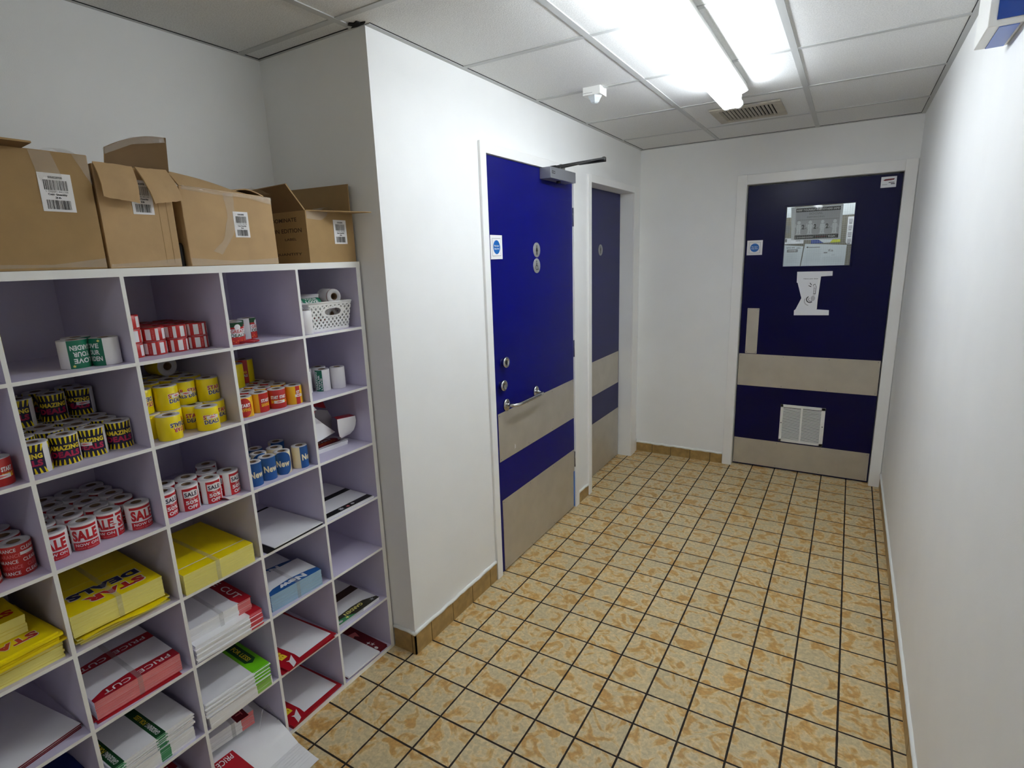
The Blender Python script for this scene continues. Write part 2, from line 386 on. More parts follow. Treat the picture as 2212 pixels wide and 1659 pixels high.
m.box((XR-w-0.0022, YB, H-0.002), (XR-w, YE, H), 'dark'); m.box((w, YE-w-0.002, H-0.002), (XR-w, YE-w, H), 'dark'); m.box((w, Y0, H-0.002), (w+0.0018, YE, H), 'dark')
m.box((XN, Y0-0.0105, H-0.002), (-0.02, Y0-0.008, H), 'dark'); m.box((XN+0.01, YB, H-0.002), (XN+0.012, Y0, H), 'dark')
m.prism([(-0.045, 1.085, H-0.0045), (-0.03, 1.078, H-0.0045), (-0.02, 1.088, H-0.0045), (-0.002, 1.082, H-0.0045), (0.0, 1.098, H-0.0045), (0.018, 1.102, H-0.0045), (0.004, 1.110, H-0.0045), (-0.03, 1.112, H-0.0045), (-0.055, 1.108, H-0.0045), (-0.038, 1.1, H-0.0045)], (0, 0, 0.004), 'dark')
struct(m, 'trim_4')
# ================================================================== DOORS
def architrave(mb, axis, f, a, b, t, w=0.046, th=0.012, wr=None):
    """proud frame round an opening: on plane f, from a to b, height t"""
    wr = wr or w
    if axis == 'x':
        mb.box((f, a-w, 0), (f+th, a, t+w), 'gloss_white'); mb.box((f, b, 0), (f+th, b+wr, t+w), 'gloss_white'); mb.box((f, a, t), (f+th, b, t+w), 'gloss_white')
    else:
        mb.box((a-w, f-th, 0), (a, f, t+w), 'gloss_white'); mb.box((b, f-th, 0), (b+wr, f, t+w), 'gloss_white'); mb.box((a, f-th, t), (b, f, t+w), 'gloss_white')
# ---- door 1
d1 = empty('door_1', (0, (D1A+D1B)/2, 0), kind='structure')
def child(mb, name, par, label=None, bevel=0.0):
    o = mb.build(name, bevel=bevel); o.parent = par; o.matrix_parent_inverse = Matrix.Translation(-Vector(par.location))
    if label: o['label'] = label
    return o
m = MB(); architrave(m, 'x', 0.0, D1A, D1B, D1T, wr=0.052); child(m, 'door_frame', d1, bevel=0.002)
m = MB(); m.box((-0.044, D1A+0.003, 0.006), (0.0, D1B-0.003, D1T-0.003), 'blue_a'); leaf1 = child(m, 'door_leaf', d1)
def plate(par, axis, f, a, b, z0, z1, name='kick_plate', screws=True, missing=False, mt='steel'):
    m = MB()
    if axis == 'x': m.box((f, a, z0), (f+0.0015, b, z1), mt)
    else: m.box((a, f-0.0015, z0), (b, f, z1), mt)
    if screws:
        for i in range(4):
            u = a+0.012+(b-a-0.024)*i/3
            for z in (z0+0.012, z1-0.012):
                M = Matrix.Translation((f+0.0015, u, z)) @ Matrix.Rotation(math.pi/2, 4, 'Y') if axis == 'x' else Matrix.Translation((u, f-0.0015, z)) @ Matrix.Rotation(math.pi/2, 4, 'X')
                m.lathe([(0.0028, 0), (0.0024, 0.0008), (0, 0.0009)], 'print_grey', n=8, M=M)
    return child(m, name, par)
plate(d1, 'x', 0.0, 1.808, 2.676, 0.606, 0.854); plate(d1, 'x', 0.0, 1.818, 2.676, 0.008, 0.397)
m = MB(); m.box((0.001, 2.664, 0.01), (0.0025, 2.679, 0.25), 'tape_blue'); child(m, 'protective_film', d1, 'strip of blue protective film at the edge of the kick plate')
m = MB(); m.poly([(0.0018, 1.953, 0.632), (0.0018, 1.962, 0.636), (0.0018, 1.962, 0.652), (0.0018, 1.955, 0.66)], 'label_white'); child(m, 'sticker_scrap', d1)
for z in (1.815, 1.045, 0.33):
    m = MB(); m.box((0.0, 2.680, z-0.052), (0.004, 2.700, z+0.052), 'chrome')
    m.tube([(0.006, 2.686, z-0.052), (0.006, 2.686, z+0.052)], 0.006, 'chrome', n=10)
    for k in (-0.033, 0, 0.033): m.lathe([(0.003, 0), (0.002, 0.001), (0, 0.001)], 'print_grey', n=8, M=Matrix.Translation((0.004, 2.695, z+k)) @ Matrix.Rotation(math.pi/2, 4, 'Y'))
    child(m, 'hinge', d1)
def rosette(y, z, name, inner):
    M = Matrix.Translation((0.0, y, z)) @ Matrix.Rotation(math.pi/2, 4, 'Y')
    m = MB(); m.lathe([(0.02, 0), (0.02, 0.012), (0.026, 0.013), (0.027, 0.021), (0.024, 0.024), (0.014, 0.024), (0.013, 0.022), (0, 0.022)], 'chrome', n=28, M=M)
    o = child(m, name, d1)
    m = MB()
    if inner == 'key':
        m.lathe([(0.009, 0.0222), (0.009, 0.0235), (0, 0.0235)], 'black', n=16, M=M); m.box((0.0235, y-0.004, z-0.012), (0.0245, y+0.004, z), 'black'); m.box((0.0225, y-0.002, z-0.006), (0.026, y+0.002, z+0.006), 'chrome')
    else: m.box((0.022, y-0.003, z-0.011), (0.034, y+0.003, z+0.011), 'chrome', M=None)
    k = child(m, 'key_slot' if inner == 'key' else 'thumb_turn', d1)
    k.parent = o; k.matrix_parent_inverse = Matrix.Identity(4)
rosette(1.872, 1.103, 'door_lock', 'key'); rosette(1.845, 0.993, 'door_lock', 'turn')
m = MB(); hz = 0.885
P = [(0.0, 1.885, hz), (0.03, 1.885, hz), (0.046, 1.892, hz), (0.056, 1.912, hz), (0.058, 1.94, hz), (0.058, 2.13, hz), (0.056, 2.162, hz), (0.046, 2.182, hz), (0.03, 2.19, hz), (0.0, 2.19, hz)]
m.tube(P, 0.0095, 'chrome', n=14); hd = child(m, 'grab_handle', d1)
for y in (1.885, 2.19):
    m = MB(); m.lathe([(0.0, 0.0), (0.027, 0), (0.027, 0.008), (0.02, 0.011), (0.0, 0.011)], 'chrome', n=24, M=Matrix.Translation((0, y, hz)) @ Matrix.Rotation(math.pi/2, 4, 'Y') @ Matrix.Scale(1.15, 4, (1, 0, 0)))
    k = child(m, 'handle_rose', d1); k.parent = hd; k.matrix_parent_inverse = Matrix.Identity(4)
# ---- signs on door 1
def fire_sign(name, M, label, w=0.098, h=0.1):
    m = MB(); mp = lambda u, v, ly: tuple(M @ Vector((u, v, 0.0012+0.0003*ly)))
    m.box((-w/2, -h/2, 0), (w/2, h/2, 0.0012), 'label_white', M=M)
    E = [('r', -w*0.36, -h*0.37, w*0.36, h*0.37, 'print_grey', 1), ('r', -w*0.345, -h*0.355, w*0.345, h*0.355, 'label_white', 2), ('e', 0, 0, w*0.29, h*0.29, 'sign_blue', 3),
         ('t', -w*0.2, h*0.02, w*0.2, h*0.1, 'Fire door', 'label_white', 4, 0.02), ('t', -w*0.21, -h*0.12, w*0.21, -h*0.02, 'keep shut', 'label_white', 4, 0.02)]
    decorate(m, E, mp); return tag(m.build(name), label, 'sign')
MX = lambda x, y, z: Matrix(((0, 0, 1, x), (1, 0, 0, y), (0, 1, 0, z), (0, 0, 0, 1)))       # faces +x : u->+y, v->+z
MY = lambda x, y, z: Matrix(((1, 0, 0, x), (0, 0, -1, y), (0, 1, 0, z), (0, 0, 0, 1)))      # faces -y : u->+x, v->+z
fire_sign('fire_door_sign', MX(0.0, 1.852, 1.646), 'small white Fire door keep shut sign with blue disc on the near blue toilet door', 0.1, 0.108)
def wc_sign(y, z, x, kind, label, r=0.038):
    M = MX(x, y, z); m = MB(); m.lathe([(0, 0), (r, 0), (r, 0.001), (r*0.97, 0.0018), (0, 0.0018)], 'disc_grey', n=40, M=M)
    mp = lambda u, v, ly: tuple(M @ Vector((u*r/0.04, v*r/0.04, 0.0019+0.0002*ly)))
    if kind == 'woman': E = [('e', 0, 0.021, 0.0045, 0.0045, 'black', 1), ('p', [(-0.004, 0.015), (-0.011, -0.006), (-0.005, -0.008), (-0.004, -0.026), (0.004, -0.026), (0.005, -0.008), (0.011, -0.006), (0.004, 0.015)], 'black', 1)]
    elif kind == 'man': E = [('e', 0, 0.021, 0.0045, 0.0045, 'black', 1), ('p', [(-0.008, 0.015), (-0.010, -0.004), (-0.006, -0.004), (-0.0055, -0.026), (-0.001, -0.026), (0, -0.008), (0.001, -0.026), (0.0055, -0.026), (0.006, -0.004), (0.010, -0.004), (0.008, 0.015)], 'black', 1)]
    else:
        E = [('e', -0.003, 0.024, 0.0042, 0.0042, 'black', 1), ('r', -0.0055, 0.0, -0.0005, 0.018, 'black', 1), ('r', -0.0055, -0.002, 0.009, 0.002, 'black', 1), ('r', -0.0055, 0.008, 0.006, 0.011, 'black', 1),
             ('p', [(0.006, 0.0), (0.010, 0.0), (0.014, -0.018), (0.019, -0.018), (0.019, -0.022), (0.011, -0.022)], 'black', 1)]
        for i in range(16):
            a0 = math.radians(110+i*15.6); a1 = math.radians(110+(i+1)*15.6)
            E.append(('p', [(-0.001+0.015*math.cos(a0), -0.009+0.015*math.sin(a0)), (-0.001+0.015*math.cos(a1), -0.009+0.015*math.sin(a1)), (-0.001+0.011*math.cos(a1), -0.009+0.011*math.sin(a1)), (-0.001+0.011*math.cos(a0), -0.009+0.011*math.sin(a0))], 'black', 1))
    decorate(m, E, mp); return tag(m.build('toilet_sign'), label, 'sign')
wc_sign(2.239, 1.632, 0.0, 'woman', 'round grey ladies toilet sign, upper of the two discs on the near blue door')
wc_sign(2.236, 1.552, 0.0, 'chair', 'round grey wheelchair toilet sign, lower of the two discs on the near blue door')
# ---- door closer
dc = empty('door_closer', (0, 2.44, 2.01), label='grey overhead door closer with black folding arm above the near blue door', cat='door closer')
m = MB(); m.box((0.0, 2.29, 1.987), (0.065, 2.59, 2.042), 'closer_grey')
decorate(m, [('r', 2.302, 2.010, 2.338, 2.023, 'black', 1), ('r', 2.306, 2.013, 2.318, 2.020, 'closer_grey', 2), ('r', 2.322, 2.013, 2.334, 2.020, 'closer_grey', 2)], lambda u, v, ly: (0.065+0.0003*ly, u, v)); child(m, 'closer_body', dc, bevel=0.0015)
m = MB(); m.lathe([(0, 0), (0.013, 0), (0.013, 0.014), (0, 0.014)], 'black', n=16, M=Matrix.Translation((0.033, 2.40, 2.042))); m.box((0.018, 2.375, 2.048), (0.05, 2.425, 2.058), 'black')
child(m, 'spindle', dc)
m = MB(); m.lathe([(0, 0), (0.012, 0), (0.012, 0.012), (0, 0.012)], 'black', n=16, M=Matrix.Translation((0.033, 2.44, 1.975))); child(m, 'adjuster_cap', dc)
def bar(m, a, b, w, h, mt):
    a = Vector(a); b = Vector(b); t = (b-a).normalized(); s = Vector((0, 0, 1)).cross(t).normalized()*w/2; u = Vector((0, 0, h/2))
    vs = [a-s-u, a+s-u, a+s+u, a-s+u, b-s-u, b+s-u, b+s+u, b-s+u]; m.add(vs, [(0, 1, 2, 3), (7, 6, 5, 4), (0, 4, 5, 1), (1, 5, 6, 2), (2, 6, 7, 3), (3, 7, 4, 0)], mt)
m = MB(); bar(m, (0.035, 2.41, 2.056), (0.262, 2.51, 2.084), 0.024, 0.009, 'black'); child(m, 'closer_arm', dc)
m = MB(); bar(m, (0.012, 2.52, 2.066), (0.12, 2.512, 2.073), 0.01, 0.008, 'black'); bar(m, (0.12, 2.512, 2.073), (0.262, 2.51, 2.074), 0.018, 0.012, 'black'); m.box((0.012, 2.49, 2.05), (0.02, 2.55, 2.082), 'chrome'); child(m, 'closer_arm', dc)
m = MB(); m.lathe([(0, 0), (0.012, 0), (0.012, 0.02), (0.006, 0.024), (0, 0.024)], 'black', n=14, M=Matrix.Translation((0.262, 2.51, 2.068))); child(m, 'elbow_joint', dc)
# ---- door 2 (recessed)
d2 = empty('door_2', (0, (D2A+D2B)/2, 0), kind='structure')
m = MB(); architrave(m, 'x', 0.0, D2A, D2B, D2T, w=0.046, wr=0.10); child(m, 'door_frame', d2, bevel=0.002)
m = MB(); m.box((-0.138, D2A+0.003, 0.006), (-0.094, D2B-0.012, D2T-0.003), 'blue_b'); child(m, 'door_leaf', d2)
plate(d2, 'x', -0.094, D2A+0.02, 3.706, 0.613, 0.862, screws=False); plate(d2, 'x', -0.094, D2A+0.02, 3.712, 0.008, 0.405, screws=False)
wc_sign(3.338, 1.631, -0.094, 'man', 'round grey gents toilet sign on the recessed far-left blue door')
m = MB(); m.box((-0.001, D2B+0.1, 0), (0.006, YE, 0.10), 'gloss_white'); struct(m, 'trim_5')
# ---- door 3 (end wall, vision panel, vent)
Y3 = YE+0.038
d3 = empty('door_3', ((D3A+D3B)/2, YE, 0), kind='structure')
m = MB(); architrave(m, 'y', YE, D3A, D3B, D3T, w=0.064, wr=0.062, th=0.014); child(m, 'door_frame', d3, bevel=0.002)
m = MB(); gx0, gx1, gz0, gz1 = 1.003, 1.398, 1.478, 1.87
a, b = D3A+0.005, D3B-0.004; zt = D3T-0.008
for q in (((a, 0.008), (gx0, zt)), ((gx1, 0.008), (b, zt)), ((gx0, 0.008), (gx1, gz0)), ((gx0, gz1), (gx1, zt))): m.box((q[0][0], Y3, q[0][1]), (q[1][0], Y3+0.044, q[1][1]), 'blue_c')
child(m, 'door_leaf', d3)
m = MB(); ys = Y3+0.045; m.box((D3A-0.002, ys, 0), (D3A+0.02, ys+0.012, D3T), 'gloss_white'); m.box((D3B-0.02, ys, 0), (D3B+0.002, ys+0.012, D3T), 'gloss_white'); m.box((D3A, ys, D3T-0.02), (D3B, ys+0.012, D3T+0.003), 'gloss_white'); child(m, 'light_leak_block', d3)  # strips added behind the leaf to stop the lobby light leaking round it
m = MB(); bw = 0.012
for q in (((gx0-bw, gz0-bw), (gx0, gz1+bw)), ((gx1, gz0-bw), (gx1+bw, gz1+bw)), ((gx0, gz0-bw), (gx1, gz0)), ((gx0, gz1), (gx1, gz1+bw))): m.box((q[0][0], Y3-0.006, q[0][1]), (q[1][0], Y3+0.01, q[1][1]), 'blue_c')
child(m, 'glazing_bead', d3, bevel=0.0015)
m = MB(); m.box((gx0, Y3+0.008, gz0), (gx1, Y3+0.012, gz1), 'glass_pane'); pane = child(m, 'glass_pane', d3)
m = MB()
n = 30
for i in range(1, n): 
    x = gx0+(gx1-gx0)*i/n; m.box((x-0.0004, Y3+0.013, gz0), (x+0.0004, Y3+0.0134, gz1), 'grid_grey')
    z = gz0+(gz1-gz0)*i/n; m.box((gx0, Y3+0.013, z-0.0004), (gx1, Y3+0.0134, z+0.0004), 'grid_grey')
w_ = child(m, 'glass_wire', d3); w_.parent = pane; w_.matrix_parent_inverse = Matrix.Identity(4)
plate(d3, 'y', Y3, 0.757, 1.630, 0.621, 0.858); plate(d3, 'y', Y3, 0.757, 1.627, 0.014, 0.214)
plate(d3, 'y', Y3, 0.797, 0.875, 0.862, 1.189, name='push_plate', screws=False)
m = MB()
for x in (0.805, 0.867):
    for z in (0.872, 1.18): m.lathe([(0.003, 0), (0.002, 0.001), (0, 0.001)], 'print_grey', n=8, M=Matrix.Translation((x, Y3-0.0015, z)) @ Matrix.Rotation(math.pi/2, 4, 'X'))
child(m, 'screw_heads', d3)
# air transfer grille
vg = MB(); x0, x1, z0, z1 = 1.061, 1.343, 0.224, 0.503; y = Y3
vg.box((x0, y-0.006, z0), (x0+0.017, y, z1), 'white_plastic'); vg.box((x1-0.024, y-0.006, z0), (x1, y, z1), 'white_plastic'); vg.box((x0, y-0.006, z1-0.02), (x1, y, z1), 'white_plastic'); vg.box((x0, y-0.006, z0), (x1, y, z0+0.018), 'white_plastic')
xm = (x0+x1)/2-0.004; vg.box((xm-0.006, y-0.007, z0), (xm+0.006, y, z1), 'white_plastic'); gr = child(vg, 'vent_grille', d3, bevel=0.001)
m = MB(); m.box((x0+0.01, y-0.0006, z0+0.01), (x1-0.01, y-0.0001, z1-0.01), 'dark')
nl = 30
for i in range(nl):
    z = z0+0.02+(z1-z0-0.042)*i/nl
    for xa, xb in ((x0+0.017, xm-0.006), (xm+0.006, x1-0.024)):
        m.add([(xa, y-0.0055, z+0.002), (xb, y-0.0055, z+0.002), (xb, y-0.001, z+0.0045), (xa, y-0.001, z+0.0045)], [(0, 1, 2, 3)], 'white_plastic')
        m.add([(xa, y-0.0055, z), (xb, y-0.0055, z), (xb, y-0.0052, z+0.002), (xa, y-0.0052, z+0.002)], [(0, 1, 2, 3)], 'white_plastic')
k = child(m, 'louvres', d3); k.parent = gr; k.matrix_parent_inverse = Matrix.Identity(4)
for x in (x0+0.009, x1-0.011):
    m = MB(); m.lathe([(0.004, 0), (0.003, 0.001), (0, 0.001)], 'black', n=10, M=Matrix.Translation((x, y-0.006, (z0+z1)/2+0.002)) @ Matrix.Rotation(math.pi/2, 4, 'X')); k = child(m, 'screw', d3); k.parent = gr; k.matrix_parent_inverse = Matrix.Identity(4)
fire_sign('fire_door_sign', MY(0.818, Y3, 1.611), 'small white Fire door keep shut sign on the door in the end wall', 0.1, 0.1)
m = MB(); M = MY(1.562, Y3, 1.977); m.box((-0.04, -0.032, 0), (0.04, 0.032, 0.001), 'poster_white', M=M)
decorate(m, [('p', [(-0.03, 0.012), (-0.018, 0.018), (0.03, 0.02), (0.026, 0.011), (-0.02, 0.008)], 'maroon', 1), ('r', 0.0, -0.006, 0.03, -0.001, 'print_grey', 1), ('r', 0.012, -0.014, 0.032, -0.009, 'print_black', 1), ('r', -0.034, -0.016, -0.006, -0.012, 'poster_grey', 1)], lambda u, v, ly: tuple(M @ Vector((u, v, 0.001+0.0003*ly))))
tag(m.build('door_sticker'), 'tiny white sticker with red mark in top right corner of the end door', 'sticker')
# torn taped poster
TP = [(1.097, 1.441), (1.307, 1.442), (1.308, 1.412), (1.242, 1.408), (1.231, 1.188), (1.306, 1.184), (1.308, 1.150), (1.097, 1.145), (1.096, 1.178), (1.105, 1.187), (1.135, 1.263), (1.105, 1.366), (1.099, 1.369)]
m = MB(); pts = [(x, Y3-0.0005, z) for x, z in TP]; m.prism(pts, (0, -0.0012, 0), 'poster_white')
mp = lambda u, v, ly: (u, Y3-0.0018-0.0003*ly, v)
arc = lambda cx, cz, r0, r1, a0, a1, mt: [('p', [(cx+r0*math.cos(math.radians(a)), cz+r0*math.sin(math.radians(a))), (cx+r0*math.cos(math.radians(b)), cz+r0*math.sin(math.radians(b))), (cx+r1*math.cos(math.radians(b)), cz+r1*math.sin(math.radians(b))), (cx+r1*math.cos(math.radians(a)), cz+r1*math.sin(math.radians(a)))], mt, 1) for a, b in [(a0+(a1-a0)*i/8, a0+(a1-a0)*(i+1)/8) for i in range(8)]]
E = [('t', 1.14, 1.389, 1.226, 1.397, 'Have you shut', 'print_black', 1, 0.02), ('p', [(1.178, 1.365), (1.182, 1.367), (1.192, 1.352), (1.188, 1.35)], 'print_black', 1), ('p', [(1.172, 1.345), (1.173, 1.349), (1.19, 1.343), (1.189, 1.338)], 'print_black', 1),
     ('p', [(1.198, 1.352), (1.212, 1.36), (1.22, 1.34), (1.219, 1.29), (1.205, 1.29), (1.206, 1.335)], 'print_grey', 1), ('p', [(1.201, 1.348), (1.212, 1.355), (1.216, 1.34), (1.215, 1.294), (1.208, 1.294), (1.209, 1.335)], 'poster_white', 2),
     ('e', 1.205, 1.262, 0.013, 0.018, 'poster_grey', 2)]
for z in (1.325, 1.31, 1.295, 1.283): E.append(('r', 1.203, z, 1.217, z+0.002, 'print_grey', 3))
E += arc(1.188, 1.255, 0.024, 0.018, 120, 310, 'print_black')+arc(1.192, 1.255, 0.014, 0.011, 130, 320, 'print_black')+arc(1.186, 1.245, 0.034, 0.028, 150, 260, 'poster_grey')
E.append(('r', 1.226, 1.19, 1.234, 1.40, 'sheet', 1))
decorate(m, E, mp); tag(m.build('torn_poster'), 'torn white paper notice with hand drawing taped below the door window', 'poster')
# the lobby beyond: noticeboard wall 0.3 m behind the door, lit by an unseen lamp added for the notices
YL = Y3+0.30
m = MB(); y0 = YE+0.12
m.box((0.5, YL+0.02, 0.9), (1.95, YL+0.08, H), 'paint'); struct(m, 'wall_lobby_back')
m = MB(); m.box((0.45, y0, 0.9), (0.5, YL+0.08, H), 'paint'); m.box((1.90, y0, 0.9), (1.95, YL+0.08, H), 'paint'); m.box((0.45, y0, 0.85), (1.95, YL+0.08, 0.9), 'paint'); struct(m, 'wall_lobby_side')
ld = bpy.data.lights.new('lobby_fill_lamp', 'AREA'); ld.shape = 'RECTANGLE'; ld.size = 0.9; ld.size_y = 0.10; ld.energy = 5.0; ld.color = (0.95, 0.98, 1.0)
lo = bpy.data.objects.new('lobby_fill_lamp', ld); COL.objects.link(lo); lo.location = (1.2, y0+0.07, 2.30); lo.rotation_euler = (0.25, 0, 0)
tag(lo, 'unseen lamp added behind the end door to light the notices', 'lamp')
KL = (YL-CY)/(Y3-CY)
def far(x, z): return (CX+(x-CX)*KL, CZ+(z-CZ)*KL)
yb = YL
m = MB(); m.box((0.9, yb, 1.3), (1.6, yb+0.012, 2.05), 'noticeboard'); tag(m.build('noticeboard'), 'drab noticeboard seen through the window of the end door', 'noticeboard')
def notice(name, pts, mt, label, E=None, lay=0, t=0.0006):
    m = MB(); yy = yb-0.0004-0.0012*lay; m.prism([(far(x, z)[0], yy, far(x, z)[1]) for x, z in pts], (0, -t, 0), mt)
    if E: decorate(m, E, lambda u, v, ly: (far(u, v)[0], yy-t-0.0003*ly, far(u, v)[1]))
    return tag(m.build(name), label, 'notice', 'notices behind the door window')
q = lambda a, b, c, d: [(a, b), (c, b), (c, d), (a, d)]
notice('paper_notice', q(0.985, 1.80, 1.055, 1.90), 'paper_cool', 'corner of pale paper at top left behind the door window')
notice('paper_notice', q(1.33, 1.797, 1.44, 1.90), 'paper_cool', 'pale blank paper at top right behind the door window')
notice('photo_notice', q(0.985, 1.70, 1.034, 1.748), 'print_grey', 'small dark grey photo at left edge behind the door window')
notice('paper_notice', q(0.985, 1.627, 1.12, 1.665), 'poster_white', 'narrow white paper tucked under the safety poster, left side', [('r', 1.006, 1.64, 1.02, 1.66, 'print_grey', 1), ('t', 1.075, 1.642, 1.10, 1.65, 'DATE', 'print_black', 1, 0.02)], lay=1)
notice('paper_notice', [(0.97, 1.44), (1.107, 1.44), (1.121, 1.609), (1.006, 1.62)], 'paper_cool', 'white notice with black oval heading, lower left behind the door window',
       [('t', 1.02, 1.598, 1.07, 1.606, 'NOTICE  DATE', 'print_black', 1, 0.02), ('t', 1.08, 1.594, 1.105, 1.602, 'OPEN', 'print_black', 1, 0.02), ('r', 1.024, 1.572, 1.09, 1.59, 'print_grey', 1), ('t', 1.034, 1.577, 1.08, 1.586, 'COVID', 'poster_white', 2, 0.02)]+[('r', 1.025, 1.56-0.007*i, 1.09, 1.5615-0.007*i, 'grid_grey', 1) for i in range(9)], lay=2)
notice('paper_notice', [(1.110, 1.44), (1.368, 1.44), (1.373, 1.608), (1.131, 1.625)], 'paper_cool', 'wide white double notice across the lower right behind the door window',
       [('e', 1.147, 1.601, 0.006, 0.005, 'print_grey', 1), ('r', 1.155, 1.598, 1.22, 1.602, 'print_grey', 1), ('t', 1.27, 1.57, 1.30, 1.585, 'fa', 'print_grey', 1), ('r', 1.245, 1.56, 1.265, 1.566, 'print_grey', 1), ('r', 1.29, 1.545, 1.31, 1.55, 'grid_grey', 1)]+[('r', 1.14, 1.585-0.008*i, 1.225, 1.5865-0.008*i, 'grid_grey', 1) for i in range(11)]+[('r', 1.245, 1.535-0.008*i, 1.35, 1.5365-0.008*i, 'grid_grey', 1) for i in range(5)], lay=1)
notice('leaflet', [(1.165, 1.624), (1.334, 1.628), (1.334, 1.66), (1.165, 1.66)], 'poster_yellow', 'blue, pale and yellow leaflet peeping below the safety poster',
       [('p', [(1.165, 1.624), (1.24, 1.626), (1.19, 1.66), (1.165, 1.66)], 'poster_blue', 1), ('p', [(1.24, 1.6265), (1.275, 1.627), (1.30, 1.66), (1.19, 1.66)], 'paper_cool', 2)], lay=0)
notice('picture_strip', [(1.364, 1.625), (1.372, 1.614), (1.43, 1.611), (1.43, 1.784), (1.365, 1.784)], 'poster_white', 'white strip of small grey pictures at right edge behind the door window',
       [('r', 1.372, 1.75-0.042*i, 1.393, 1.772-0.042*i, 'poster_grey', 1) for i in range(4)]+[('r', 1.374, 1.742-0.042*i, 1.39, 1.747-0.042*i, 'print_grey', 1) for i in range(4)], lay=1)
# social distancing poster on the inside of the glass
def person_shape(cx, z0, s, arm):
    E = [('e', cx, z0+0.118*s, 0.0165*s, 0.018*s, 'poster_white', 3), ('p', [(cx-0.02*s, z0+0.098*s), (cx-0.024*s, z0+0.055*s), (cx-0.018*s, z0+0.05*s), (cx-0.02*s, z0), (cx-0.004*s, z0), (cx, z0+0.04*s), (cx+0.004*s, z0), (cx+0.02*s, z0), (cx+0.018*s, z0+0.05*s), (cx+0.024*s, z0+0.055*s), (cx+0.02*s, z0+0.098*s)], 'poster_white', 3),
         ('e', cx, z0-0.001, 0.03*s, 0.005*s, 'poster_white', 2)]
    for sg, up in arm:
        E.append(('p', [(cx+sg*0.018*s, z0+0.098*s), (cx+sg*0.018*s, z0+0.082*s), (cx+sg*0.034*s, z0+0.068*s), (cx+sg*(0.036)*s, z0+(0.105 if up else 0.06)*s), (cx+sg*0.030*s, z0+(0.107 if up else 0.058)*s), (cx+sg*0.028*s, z0+0.076*s)], 'poster_white', 3))
    return E
E = [('r', 1.061, 1.68, 1.319, 1.832, 'poster_grey', 1), ('r', 1.061, 1.832, 1.319, 1.856, 'print_black', 2), ('r', 1.062, 1.656, 1.319, 1.681, 'print_black', 2),
     ('t', 1.066, 1.838, 1.314, 1.850, 'KEEP YOURSELF AND OTHERS SAFE!', 'label_white', 3, 0.03), ('t', 1.14, 1.812, 1.22, 1.825, 'SOCIAL', 'print_grey', 3, 0.01), ('t', 1.13, 1.792, 1.23, 1.802, 'DISTANCING', 'print_grey', 3, 0.01),
     ('r', 1.068, 1.778, 1.314, 1.781, 'print_grey', 3), ('t', 1.066, 1.662, 1.072, 1.674, '£', 'label_white', 3, 0.03), ('t', 1.076, 1.663, 1.175, 1.672, 'poundstretcher', 'label_white', 3, 0.03), ('t', 1.19, 1.663, 1.25, 1.674, 'bargain', 'maroon', 3, 0.03), ('t', 1.262, 1.662, 1.30, 1.675, 'buys', 'label_white', 3, 0.03)]
for i, cx in enumerate((1.083, 1.150, 1.222, 1.293)): E += person_shape(cx, 1.69, 0.62, [((-1), True)] if i == 0 else ([(-1, True), (1, True)] if i == 1 else ([(1, False)] if i == 2 else [(-1, False), (1, False)])))
for cx in (1.110, 1.180, 1.251): E += [('t', cx-0.009, 1.720, cx+0.007, 1.750, '2', 'print_black', 4, 0.04), ('r', cx+0.010, 1.7235, cx+0.018, 1.7265, 'print_black', 4)]
m = MB(); yy = Y3+0.0145; m.prism([(1.042, yy, 1.653), (1.334, yy, 1.633+0.012), (1.332, yy, 1.866), (1.030, yy, 1.866)], (0, 0.0006, 0), 'poster_white')
decorate(m, E, lambda u, v, ly: (u, yy-0.00006*ly, v)); tag(m.build('safety_poster'), 'KEEP YOURSELF AND OTHERS SAFE poster with four white figures behind the door window', 'poster')

# ================================================================== CEILING FITTINGS
def twin_tube(ly0, ly1, glow, label):
    cl = empty('fluorescent_light', (0.868, (ly0+ly1)/2, H), label=label, cat='ceiling light')
    m = MB(); hp = [(0.806, H), (0.924, H), (0.934, H-0.030), (0.930, H-0.034), (0.884, H-0.054), (0.850, H-0.054), (0.806, H-0.034), (0.802, H-0.030)]; nh = len(hp)
    m.add([(x, ly0, z) for x, z in hp]+[(x, ly1, z) for x, z in hp], [list(range(nh)), list(range(nh, 2*nh))[::-1]]+[(i, nh+i, nh+(i+1) % nh, (i+1) % nh) for i in range(nh)], 'white_plastic'); child(m, 'light_housing', cl)
    for x in (0.840, 0.894):
        m = MB(); m.tube([(x, ly0+0.012, 2.262), (x, ly1-0.004, 2.262)], 0.0185, glow, n=16); child(m, 'fluorescent_tube', cl)
        for y in (ly0+0.004, ly1+0.003):
            m = MB(); m.tube([(x, y-0.01, 2.262), (x, y+0.01, 2.262)], 0.0205, 'white_plastic', n=16); m.box((x-0.012, y-0.008, 2.262), (x+0.012, y+0.008, 2.30), 'white_plastic'); child(m, 'tube_holder', cl)
    m = MB(); m.prism([(0.83, ly1, H-0.03), (0.905, ly1, H-0.03), (0.897, ly1, 2.246), (0.84, ly1, 2.246)], (0, 0.012, 0), 'white_plastic'); child(m, 'end_cap', cl, bevel=0.002)
twin_tube(1.09, 2.60, 'tube_glow', 'twin tube fluorescent ceiling light glowing over the corridor')
twin_tube(-2.55, -1.04, 'tube_glow_fill', 'weaker twin tube fill light added out of view behind the camera')  # unseen fill fixture, added to brighten the near end
